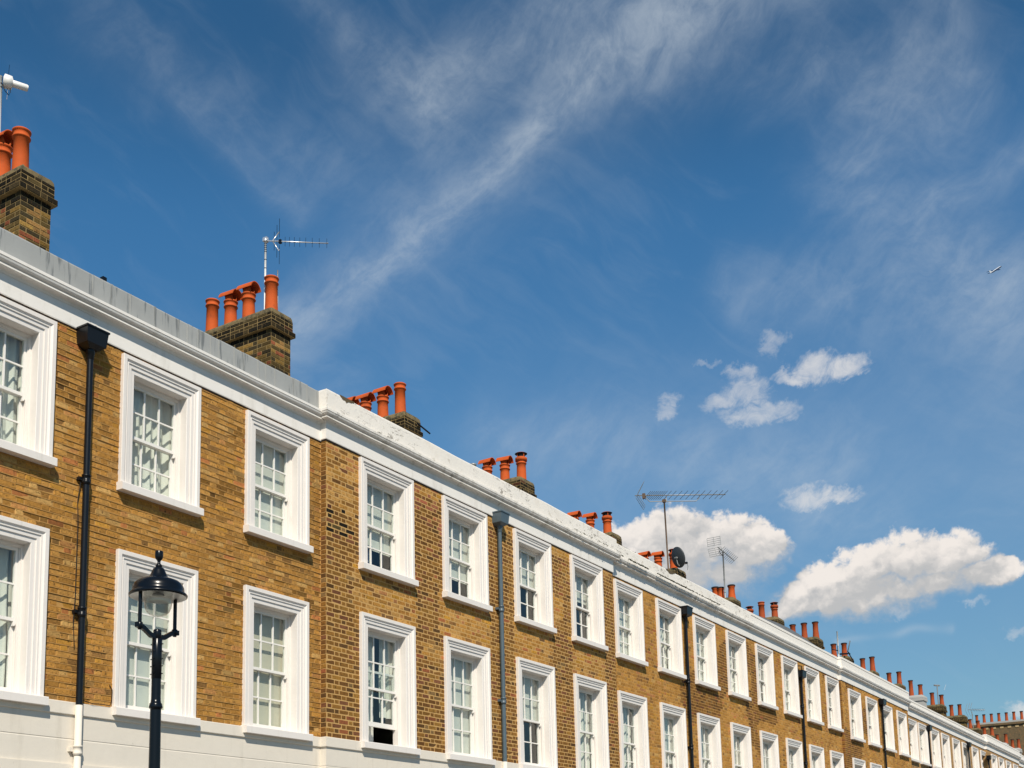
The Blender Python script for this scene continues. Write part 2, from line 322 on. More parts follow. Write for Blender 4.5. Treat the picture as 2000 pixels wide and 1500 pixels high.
# ------------------------------------------------------------------ mesh helpers
class MB:
    def __init__(s): s.v = []; s.f = []; s.mi = []; s.sm = []; s.tint = []; s.cur = 0; s.smooth = False; s.col = None
    def add(s, vs, fs):
        o = len(s.v); s.v += [tuple(q) for q in vs]
        if s.col is not None: s.tint += [s.col] * len(vs)
        for q in fs: s.f.append(tuple(o + i for i in q)); s.mi.append(s.cur); s.sm.append(s.smooth)
    def box(s, x0, x1, y0, y1, z0, z1):
        s.add([(x0, y0, z0), (x1, y0, z0), (x1, y1, z0), (x0, y1, z0), (x0, y0, z1), (x1, y0, z1), (x1, y1, z1), (x0, y1, z1)],
              [(0, 1, 5, 4), (1, 2, 6, 5), (2, 3, 7, 6), (3, 0, 4, 7), (4, 5, 6, 7), (3, 2, 1, 0)])
    def quad(s, a, b, c, d): s.add([a, b, c, d], [(0, 1, 2, 3)])
    def brick(s, x0, x1, y0, y1, z0, z1, bev=0.004, jit=0.0, axis='y'):
        """brick seen on its y0 face (axis y) or its x0 face (axis x): bevelled front, no back"""
        def P(u, d, z): return (u, d, z) if axis == 'y' else (d, u, z)
        j = (lambda: random.uniform(-jit, jit)) if jit else (lambda: 0.0)
        ou = [P(x0 + j(), y0 + bev, z0 + j()), P(x1 + j(), y0 + bev, z0 + j()), P(x1 + j(), y0 + bev, z1 + j()), P(x0 + j(), y0 + bev, z1 + j())]
        inn = [P(x0 + bev + abs(j()), y0 + j() * .5, z0 + bev + abs(j())), P(x1 - bev - abs(j()), y0 + j() * .5, z0 + bev + abs(j())), P(x1 - bev - abs(j()), y0 + j() * .5, z1 - bev - abs(j())), P(x0 + bev + abs(j()), y0 + j() * .5, z1 - bev - abs(j()))]
        bk = [P(x0, y1, z0), P(x1, y1, z0), P(x1, y1, z1), P(x0, y1, z1)]
        f = [(4, 5, 6, 7)]
        for i in range(4):
            n = (i + 1) % 4
            f += [(i, n, 4 + n, 4 + i), (8 + i, 8 + n, n, i)]
        if axis == 'x': f = [tuple(reversed(q)) for q in f]
        s.add(ou + inn + bk, f)
    def lathe(s, prof, c=(0, 0, 0), n=20, close=True):
        vs = []; fs = []
        for (r, z) in prof:
            for i in range(n):
                a = 2 * math.pi * i / n; vs.append((c[0] + r * math.cos(a), c[1] + r * math.sin(a), c[2] + z))
        for k in range(len(prof) - 1):
            for i in range(n):
                j = (i + 1) % n; fs.append((k * n + i, k * n + j, (k + 1) * n + j, (k + 1) * n + i))
        s.add(vs, fs)
    def disc(s, c, r, z, n=20, flip=False):
        vs = [(c[0] + r * math.cos(2 * math.pi * i / n), c[1] + r * math.sin(2 * math.pi * i / n), z) for i in range(n)]
        s.add(vs, [tuple(range(n)) if not flip else tuple(reversed(range(n)))])
    def tube(s, pts, r, n=8, cap=True):
        pts = [Vector(q) for q in pts]; rs = r if isinstance(r, (list, tuple)) else [r] * len(pts)
        vs = []; fs = []
        for i, p in enumerate(pts):
            d = (pts[min(i + 1, len(pts) - 1)] - pts[max(i - 1, 0)]).normalized()
            a = d.cross(Vector((0, 0, 1)) if abs(d.z) < 0.9 else Vector((1, 0, 0))).normalized(); b = d.cross(a)
            for k in range(n):
                t = 2 * math.pi * k / n; vs.append(p + (a * math.cos(t) + b * math.sin(t)) * rs[i])
        for i in range(len(pts) - 1):
            for k in range(n):
                m = (k + 1) % n; fs.append((i * n + k, i * n + m, (i + 1) * n + m, (i + 1) * n + k))
        if cap: fs += [tuple(range(n)), tuple(reversed(range((len(pts) - 1) * n, len(pts) * n)))]
        s.add(vs, fs)
    def mesh(s, name, mats):
        me = bpy.data.meshes.new(name); me.from_pydata(s.v, [], s.f)
        for m in (mats if isinstance(mats, (list, tuple)) else [mats]): me.materials.append(m)
        if any(s.mi): me.polygons.foreach_set('material_index', s.mi)
        if any(s.sm): me.polygons.foreach_set('use_smooth', s.sm)
        if s.tint and len(s.tint) == len(s.v):
            at = me.attributes.new('tint', 'FLOAT_COLOR', 'POINT')
            at.data.foreach_set('color', [q for c in s.tint for q in (*c, 1.0)])
        me.update(); return me
    def build(s, name, mats, parent=None, loc=(0, 0, 0), kind=None):
        return link(name, s.mesh(name, mats), parent, loc, kind)
def link(name, me, parent=None, loc=(0, 0, 0), kind=None):
    o = bpy.data.objects.new(name, me); COL.objects.link(o)
    if parent is not None: o.parent = parent
    o.location = loc
    if kind: o['kind'] = kind
    return o
def thing(name, label, cat, loc=(0, 0, 0), group=None):
    o = bpy.data.objects.new(name, None); COL.objects.link(o); o.location = loc
    o.empty_display_size = 0.3
    o['label'] = label; o['category'] = cat
    if group: o['group'] = group
    return o
def sweep(mb, path, prof, wob=0.0, seed=0.0):
    """prof: list of (outward, z); path: list of (x, y) whose outward side lies to the right of travel; mitred corners"""
    nrm = []
    for i in range(len(path)):
        def nd(a, b):
            d = Vector((b[0] - a[0], b[1] - a[1])).normalized(); return Vector((d.y, -d.x))
        if i == 0: n = nd(path[0], path[1])
        elif i == len(path) - 1: n = nd(path[-2], path[-1])
        else:
            n1, n2 = nd(path[i - 1], path[i]), nd(path[i], path[i + 1]); n = (n1 + n2) / (1 + n1.dot(n2))
        nrm.append(n)
    vs = []; fs = []; m = len(prof)
    for (x, y), n in zip(path, nrm):
        w = wob * noise.noise((x * 0.9 + seed, y, 1.7)); w2 = wob * noise.noise((x * 0.7 + seed, y, 9.7))
        for (o, z) in prof: vs.append((x + n.x * (o + w), y + n.y * (o + w), z + w2))
    for i in range(len(path) - 1):
        for k in range(m - 1):
            fs.append((i * m + k, i * m + k + 1, (i + 1) * m + k + 1, (i + 1) * m + k))
    mb.add(vs, fs)
def finepath(pts, step=0.45):
    out = [pts[0]]
    for a, b in zip(pts[:-1], pts[1:]):
        n = max(1, int(math.hypot(b[0] - a[0], b[1] - a[1]) / step))
        for i in range(1, n + 1): out.append((a[0] + (b[0] - a[0]) * i / n, a[1] + (b[1] - a[1]) * i / n))
    return out

# ------------------------------------------------------------------ ground (below the frame, lights the soffits)
mb = MB(); mb.box(-300, 600, -400, 400, -0.5, -0.02); o = mb.build('ground', M_ground, kind='structure')
mb = MB(); mb.box(-60, 104, -13.2, -4.25, -0.019, 0.0); o = mb.build('road', M_asphalt, kind='structure')
mb = MB(); mb.box(-60, 104, -4.10, -0.02, -0.015, 0.12); o = mb.build('pavement', M_paving, kind='structure')
mb = MB()
for i in range(60): mb.box(-10 + i * 1.5, -10 + i * 1.5 + 1.49, -4.25, -4.101, -0.015, 0.125)
o = mb.build('kerb', M_kerb, kind='structure')
mb = MB(); mb.box(-60, 104, -20, -13.2, -0.015, 0.12); o = mb.build('pavement', M_paving, kind='structure')

# ------------------------------------------------------------------ windows (template meshes shared between equal windows)
CACHE = {}
ARCH = [(0.0, 0.03), (0.0, -0.058), (0.004, -0.062), (0.055, -0.062), (0.060, -0.056), (0.068, -0.046), (0.084, -0.038), (0.086, -0.043), (0.100, -0.043),
        (0.102, -0.030), (0.150, -0.029), (0.153, -0.013), (0.212, -0.011), (0.217, -0.006)]
AW = 0.217
def window_meshes(w, h, sill_t, far):
    """w, h: outside of the architrave, h measured from the underside of the sill; origin at bottom centre of the sill, wall face y = 0"""
    key = (round(w, 3), round(h, 3), far)
    if key in CACHE: return CACHE[key]
    x0, x1 = -w / 2, w / 2; z0, z1 = sill_t - 0.01, h
    fr = MB()
    rings = []
    for (t, y) in ARCH + [(AW, 0.13)]:
        rings.append([(x0 + t, y, z0), (x0 + t, y, z1 - t), (x1 - t, y, z1 - t), (x1 - t, y, z0)])
    for a, b in zip(rings[:-1], rings[1:]):
        for i in range(3): fr.quad(a[i], a[i + 1], b[i + 1], b[i])
    ix0, ix1, iz1 = x0 + AW, x1 - AW, z1 - AW
    # box frame inside the reveal: lining strips at the two sides and the head, with a staff bead
    for (a, b) in ((0.0, 0.030), ):
        fr.box(ix0, ix0 + 0.032, 0.128, 0.26, z0, iz1); fr.box(ix1 - 0.032, ix1, 0.128, 0.26, z0, iz1); fr.box(ix0 + 0.032, ix1 - 0.032, 0.128, 0.26, iz1 - 0.035, iz1)
        fr.box(ix0 + 0.032, ix0 + 0.044, 0.142, 0.158, z0, iz1 - 0.035); fr.box(ix1 - 0.044, ix1 - 0.032, 0.142, 0.158, z0, iz1 - 0.035); fr.box(ix0 + 0.044, ix1 - 0.044, 0.142, 0.158, iz1 - 0.047, iz1 - 0.035)
    si = MB()
    sx0, sx1 = x0 - 0.022, x1 + 0.022
    si.add([(sx0, -0.125, 0), (sx1, -0.125, 0), (sx1, 0.05, 0), (sx0, 0.05, 0), (sx0, -0.125, sill_t - 0.012), (sx1, -0.125, sill_t - 0.012), (sx1, -0.118, sill_t - 0.003), (sx0, -0.118, sill_t - 0.003), (sx0, 0.05, sill_t + 0.008), (sx1, 0.05, sill_t + 0.008)],
           [(0, 1, 5, 4), (4, 5, 6, 7), (7, 6, 9, 8), (3, 2, 1, 0), (1, 2, 9, 6, 5), (0, 4, 7, 8, 3)])
    si.box(ix0, ix1, 0.05, 0.26, sill_t - 0.02, sill_t + 0.02)
    # sashes
    a0, a1 = ix0 + 0.034, ix1 - 0.034; bz, tz = sill_t + 0.022, iz1 - 0.037; mz = (bz + tz) / 2
    def sash(zb, zt, yb, brail, trail, horns):
        s = MB(); st = 0.046; d0, d1 = yb, yb + 0.042
        s.box(a0, a0 + st, d0, d1, zb, zt); s.box(a1 - st, a1, d0, d1, zb, zt)
        s.box(a0 + st, a1 - st, d0, d1, zb, zb + brail); s.box(a0 + st, a1 - st, d0, d1, zt - trail, zt)
        gx0, gx1, gz0, gz1 = a0 + st, a1 - st, zb + brail, zt - trail
        bw = 0.021; xs = [gx0 + (gx1 - gx0) * i / 3 for i in (0, 1, 2, 3)]; zs = [gz0, (gz0 + gz1) / 2, gz1]
        for x in xs[1:3]: s.box(x - bw / 2, x + bw / 2, d0 + 0.006, d1 - 0.006, gz0, gz1)
        for a, b in zip(xs[:-1], xs[1:]):
            l = a + (bw / 2 if a != gx0 else 0); r = b - (bw / 2 if b != gx1 else 0)
            s.box(l, r, d0 + 0.008, d1 - 0.008, zs[1] - bw / 2, zs[1] + bw / 2)
        if horns:
            for hx in (a0 + 0.002, a1 - st + 0.002): s.add([(hx, d0, zb), (hx + st - .006, d0, zb), (hx + st - .006, d0, zb - 0.02), (hx + .02, d0, zb - 0.055), (hx, d0, zb - 0.055), (hx, d1, zb), (hx + st - .006, d1, zb), (hx + st - .006, d1, zb - 0.02), (hx + .02, d1, zb - 0.055), (hx, d1, zb - 0.055)],
                                                         [(0, 4, 3, 2, 1), (5, 6, 7, 8, 9), (1, 2, 7, 6), (2, 3, 8, 7), (3, 4, 9, 8), (4, 0, 5, 9)])
        panes = []
        for i in range(3):
            for j in range(2):
                l = xs[i] + (bw / 2 if i else 0) - 0.003; r = xs[i + 1] - (bw / 2 if i < 2 else 0) + 0.003
                b = zs[j] + (bw / 2 if j else 0) - 0.003; t = zs[j + 1] - (bw / 2 if j < 1 else 0) + 0.003
                panes.append(((l + r) / 2, d0 + 0.021, (b + t) / 2, r - l, t - b))
        return s, panes
    top, tp = sash(mz - 0.018, tz, 0.160, 0.040, 0.046, True)
    bot, bp = sash(bz, mz + 0.018, 0.205, 0.078, 0.036, False)
    def pane_mesh(wd, ht, nm):
        p = MB(); p.box(-wd / 2, wd / 2, -0.002, 0.002, -ht / 2, ht / 2); return p.mesh(nm, M_glass)
    if far:
        pm = []
        for P in (tp, bp):
            p = MB()
            for (x, y, z, wd, ht) in P: p.box(x - wd / 2, x + wd / 2, y - .002, y + .002, z - ht / 2, z + ht / 2)
            pm.append(p.mesh('glazing', M_glass))
        P2 = [pm[0], pm[1]]
    else:
        P2 = [[(q[:3], pane_mesh(q[3], q[4], 'pane')) for q in tp], [(q[:3], pane_mesh(q[3], q[4], 'pane')) for q in bp]]
    res = dict(frame=fr.mesh('window', M_white), sill=si.mesh('sill', M_white), top=top.mesh('sash', M_sash), bot=bot.mesh('sash', M_sash), panes=P2,
               geo=(a0, a1, bz, tz, mz, ix0, ix1, iz1))
    CACHE[key] = res; return res
def curtain_mesh(x0, x1, z0, z1, y, seed, folds=5.0, amp=0.05):
    c = MB(); c.smooth = True; n = 60; vs = []; fs = []
    rows = 6
    for r in range(rows):
        z = z0 + (z1 - z0) * r / (rows - 1)
        for i in range(n + 1):
            u = i / n; x = x0 + (x1 - x0) * u
            ph = folds * 2 * math.pi * u + 1.4 * noise.noise((u * 3 + seed, seed, 0)) * 2
            d = amp * (math.sin(ph) + 0.45 * math.sin(2.3 * ph + seed)) * (0.8 + 0.3 * (1 - r / rows))
            vs.append((x + 0.01 * math.sin(r * 1.3 + seed), y + d, z))
    for r in range(rows - 1):
        for i in range(n): fs.append((r * (n + 1) + i, r * (n + 1) + i + 1, (r + 1) * (n + 1) + i + 1, (r + 1) * (n + 1) + i))
    c.add(vs, fs); return c
def add_window(house, X, zb, w, h, plane, style, far=False, opened=0.0, lower=False, seed=0.0):
    """style: how the window is dressed inside"""
    T = window_meshes(w, h, 0.105, far)
    hx = house.location.x; hy = house.location.y
    wd = link('window', T['frame'], house, (X - hx, plane - hy, zb))
    link('sill', T['sill'], wd)
    ts = link('sash', T['top'], wd); bsash = link('sash', T['bot'], wd, (0, 0, opened))
    if far:
        link('glazing', T['panes'][0], wd); link('glazing', T['panes'][1], wd, (0, 0, opened))
    else:
        for k in (0, 1):
            for (p, me) in T['panes'][k]:
                o = link('pane', me, wd, (p[0], p[1], p[2] + (opened if k else 0)))
                o.rotation_euler = (random.uniform(-.012, .012), 0, random.uniform(-.015, .015))
    a0, a1, bz, tz, mz, ix0, ix1, iz1 = T['geo']
    if style == 'curtain':
        curtain_mesh(ix0 - .05, ix1 + .05, bz - .05, iz1 + .02, 0.315, seed, 4.5 + (seed % 2), 0.030).build('curtain', M_curtain, wd)
    elif style == 'sidecurtain':
        curtain_mesh(ix0 - .05, ix0 + .22 * (ix1 - ix0), bz - .05, iz1 + .02, 0.315, seed, 2.2, 0.028).build('curtain', M_curtain, wd)
        curtain_mesh(ix1 - .42 * (ix1 - ix0), ix1 + .05, bz - .05, iz1 + .02, 0.315, seed + 3, 2.6, 0.028).build('curtain', M_curtain, wd)
    elif style == 'open':
        b = MB(); b.box(ix0 - .02, ix0 + .62 * (ix1 - ix0), 0.40, 0.42, bz - .05, iz1); b.box(ix0 + .02, ix0 + .27 * (ix1 - ix0), 0.385, 0.40, bz + .06, iz1 - .1); b.box(ix0 + .33 * (ix1 - ix0), ix0 + .58 * (ix1 - ix0), 0.385, 0.40, bz + .06, iz1 - .1)
        b.build('shutter', M_blind, wd)
        curtain_mesh(ix1 - .30 * (ix1 - ix0), ix1 + .05, bz + .5, iz1 + .02, 0.315, seed, 2.2, 0.028).build('curtain', M_curtain, wd)
    elif style in ('blind', 'halfblind', 'lowblind', 'navy'):
        b = MB()
        lo = {'blind': bz - .02, 'halfblind': mz - (0.16 - 0.09 * (int(seed * 5) % 4)) * (tz - bz), 'lowblind': bz - .02, 'navy': bz + 0.26 * (tz - bz)}[style]
        hi = iz1 if style != 'lowblind' else bz + 0.62 * (tz - bz)
        n = 1 if style != 'lowblind' else 7
        if style == 'lowblind':
            for i in range(n):
                za = lo + (hi - lo) * i / n; zc = lo + (hi - lo) * (i + 1) / n
                b.quad((ix0, 0.265, za), (ix1, 0.265, za), (ix1, 0.285, zc - .006), (ix0, 0.285, zc - .006))
        else: b.box(ix0 + .01, ix1 - .01, 0.275, 0.279, lo, hi)
        b.build('blind', (M_blind, M_blind2, M_blind, M_blind3, M_blind)[int(seed * 3.7) % 5], wd)
        if style == 'navy':
            b = MB(); b.cur = 0; b.box(ix0 + .02, ix0 + .45 * (ix1 - ix0), 0.262, 0.266, bz, bz + .30 * (tz - bz))
            b.cur = 1
            rr = random.Random(5 + int(seed))
            for i in range(16):
                sx = rr.uniform(ix0 + .05, ix0 + .42 * (ix1 - ix0)); sz = rr.uniform(bz + .04, bz + .27 * (tz - bz)); q = rr.uniform(.006, .016)
                b.add([(sx + (q if k % 2 == 0 else q * .45) * math.cos(k * math.pi / 5), 0.2605, sz + (q if k % 2 == 0 else q * .45) * math.sin(k * math.pi / 5)) for k in range(10)], [tuple(reversed(range(10)))])
            b.build('star_screen', [M_navy, M_plastic], wd)
    return wd

# ------------------------------------------------------------------ brick colours
def pick(table):
    t = random.random() * sum(q[0] for q in table)
    for wt, c in table:
        t -= wt
        if t <= 0: return c
    return table[-1][1]
PAL_TAN = [(34, (0.403, 0.197, 0.044)), (24, (0.433, 0.222, 0.056)), (14, (0.362, 0.175, 0.039)), (8, (0.305, 0.152, 0.039)), (6, (0.342, 0.186, 0.059)), (4, (0.234, 0.121, 0.038)), (3, (0.423, 0.162, 0.052)), (5, (0.430, 0.203, 0.065)), (9, (0.474, 0.277, 0.091)), (6, (0.436, 0.217, 0.039))]
PAL_BROWN = [(34, (0.195, 0.090, 0.022)), (18, (0.243, 0.117, 0.027)), (18, (0.153, 0.070, 0.021)), (9, (0.176, 0.072, 0.033)), (8, (0.107, 0.055, 0.020)), (7, (0.294, 0.149, 0.033)), (2.5, (0.275, 0.092, 0.037)), (3, (0.209, 0.126, 0.050))]
PAL_PATCH = [(30, (0.407, 0.199, 0.045)), (22, (0.453, 0.242, 0.070)), (14, (0.341, 0.160, 0.036)), (8, (0.238, 0.116, 0.036)), (8, (0.378, 0.169, 0.063)), (3, (0.370, 0.130, 0.046)), (4, (0.164, 0.088, 0.036)), (8, (0.444, 0.222, 0.036))]
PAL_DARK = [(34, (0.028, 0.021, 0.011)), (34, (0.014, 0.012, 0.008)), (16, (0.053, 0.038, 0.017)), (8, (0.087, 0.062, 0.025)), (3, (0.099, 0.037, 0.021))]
PAL_SHAFT = [(26, (.105, .070, .024)), (18, (.17, .108, .033)), (14, (.26, .155, .042)), (20, (.045, .035, .018)), (12, (.27, .085, .040)), (8, (.33, .18, .06))]
def brick_colour(sec, x, z, wins):
    n = noise.noise((x * 0.55, z * 0.8, sec * 3.1)) ; n2 = noise.noise((x * 0.25 + 9, z * 0.35, sec))
    if sec == 2:
        patch = any(abs(x - wx) < 0.80 + 0.12 * noise.noise((z * 3, wx, 0)) and 5.95 < z < 6.80 for wx in wins) or z > 8.45
        tab = PAL_PATCH if patch else (PAL_TAN if n > 0.42 else PAL_BROWN)
        wob = 0.18 * noise.noise((x * 4, z * 3, 2))
        if x < 14.5 and z + wob > 7.62: tab = PAL_PATCH if random.random() < 0.72 else PAL_BROWN
        elif x < 14.6 and z + wob > 7.1 and random.random() < 0.45: tab = PAL_DARK
        elif 15.85 < x < 16.9 and z + wob > 7.75 and random.random() < 0.35: return tuple(q * random.uniform(.8, 1.1) for q in (.33, .125, .06))
    elif sec == 1: tab = PAL_TAN
    else: tab = PAL_TAN if n > -0.18 else (PAL_PATCH if n2 > 0 else PAL_BROWN)
    c = pick(tab); k = random.uniform(0.82, 1.15) * (1 + 0.22 * n)
    if sec == 1 and noise.noise((x * 0.8, z * 1.6, 4.0)) > 0.30 and random.random() < 0.5: k *= 0.50
    return tuple(min(0.8, q * k) for q in c)

COURSE = 0.0765; STRETCH = 0.2285; HEAD = 0.1115
def gaps(x0, x1, z0, z1, holes):
    iv = [(x0, x1)]
    for (a, b, c, d) in holes:
        if z1 <= c + 0.012 or z0 >= d - 0.012: continue
        nv = []
        for (s, e) in iv:
            if b <= s or a >= e: nv.append((s, e)); continue
            if a - s > 0.004: nv.append((s, a))
            if e - b > 0.004: nv.append((b, e))
        iv = nv
    return iv
BM = {}
def brick_unit(kind):
    """two bevelled bricks of unit length, shared by every single brick"""
    if kind not in BM:
        b = MB(); b.brick(-0.5, 0.5, 0.0, 0.05, -0.5, 0.5, 0.0); v = b.v
        m = MB(); L = {'stretcher': 0.2185, 'header': 0.1015}[kind]
        random.seed(3 if kind == 'header' else 4)
        m.brick(-L / 2, L / 2, 0.0, 0.045, -0.0325, 0.0325, 0.0045, 0.0012)
        BM[kind] = m.mesh('brick', M_brick1)
    return BM[kind]

# ------------------------------------------------------------------ the terrace
FB = {1: 8.698, 2: 8.712, 3: 8.715, 4: 8.68, 5: 8.58, 6: 8.585, 7: 8.54}      # underside of the frieze
EP = {1: 0.0, 2: -0.116, 3: 0.0, 4: -0.116, 5: 0.0, 6: -0.116, 7: 0.0}        # wall face
UT = {1: 8.645, 2: 8.665, 3: 8.64, 4: 8.475, 5: 8.42, 6: 8.42, 7: 8.38}       # top of upper architraves
UB = {1: 6.765, 2: 6.75, 3: 6.755, 4: 6.58, 5: 6.53, 6: 6.52, 7: 6.5}
LT = {1: 5.98, 2: 6.035, 3: 5.98, 4: 5.90, 5: 5.86, 6: 5.84, 7: 5.8}
LB = {1: 3.82, 2: 3.81, 3: 3.81, 4: 3.78, 5: 3.75, 6: 3.75, 7: 3.72}
WW = {1: 1.355, 2: 1.455, 3: 1.48, 4: 1.56, 5: 1.70, 6: 1.74, 7: 1.75}
PT = {1: 9.51, 2: 9.515, 3: 9.51, 4: 9.52, 5: 9.29, 6: 9.43, 7: 9.33}         # top of the parapet
XS = [4.2, 9.17, 13.63, 18.72, 23.68, 28.06, 32.9, 37.45, 41.97, 47.35, 52.0, 56.15, 61.2, 65.45, 70.6, 76.25, 82.0, 86.8, 91.6, 96.4, 101.0]
SEC = [1, 1, 2, 2, 3, 3, 3, 3, 4, 4, 5, 5, 5, 5, 6, 6, 7, 7, 7, 7]
WX = [(5.6, 7.98), (10.36, 12.63), (15.17, 17.54), (20.01, 22.35), (24.68, 27.0), (29.34, 31.72), (34.1, 36.46), (38.8, 41.13), (43.54, 45.92), (48.28, 50.70),
      (53.0, 55.06), (57.6, 59.9), (62.48, 64.9), (67.5, 69.97), (72.65, 75.05), (77.6, 80.3), (83.4, 85.7), (88.1, 90.5), (92.9, 95.2), (97.7, 99.9)]
# (upper pair, lower pair)
DRESS = [(('curtain', 'curtain'), ('curtain', 'curtain')), (('curtain', 'blind'), ('blind', 'blind')), (('navy', 'navy'), ('open', 'blind')), (('halfblind', 'halfblind'), ('halfblind', 'sidecurtain')),
         (('blind', 'sidecurtain'), ('sidecurtain', 'halfblind')), (('blind', 'curtain'), ('curtain', 'blind'))] + [(('sidecurtain', 'blind'), ('halfblind', 'curtain')), (('blind', 'none'), ('curtain', 'halfblind')), (('halfblind', 'blind'), ('blind', 'sidecurtain')), (('curtain', 'curtain'), ('blind', 'halfblind'))] * 5
LABELS = [
    'yellow brick house cut off by the left edge, grey lead parapet, under tall red pots',
    'yellow brick house with grey lead parapet standing behind the black street lamp',
    'brown brick house with cracked white parapet, first to step forward beside the lamp house',
    'brown brick house with the slate blue drainpipe and flaking white parapet',
    'yellow brick house just past the brown forward pair, moss along its gutter',
    'yellow brick house between the mossy guttered house and the satellite dish, black pipe beside it',
    'yellow brick house under the dark satellite dish and long rusty aerial',
    'brick house under the grey grid aerial, with a bracketed low black hopper',
    'brick house starting the second forward step, under mushroom capped red pots',
    'brick house ending the second forward step, black pipe at its near edge',
    'brick house just past the second forward step, below a two pot stack',
    'brick house with black pipe, second past the end of the second forward step',
    'brick house under plain two pot stack, next before the grey rendered stack',
    'brick house under the pale grey rendered chimney stack with rounded top',
    'brick house starting the third forward step, thin grey mast on its stack',
    'brick house ending the third forward step, last whose upper windows show',
    'far house just past the third forward step, only its top showing',
    'far house whose two red pots stand before the long dark chimney wall',
    'far house with a pale grey capped stack near the right edge',
    'farthest house of the terrace at the right edge, low pale rendered stack',
]
FLAT = [0, 1]
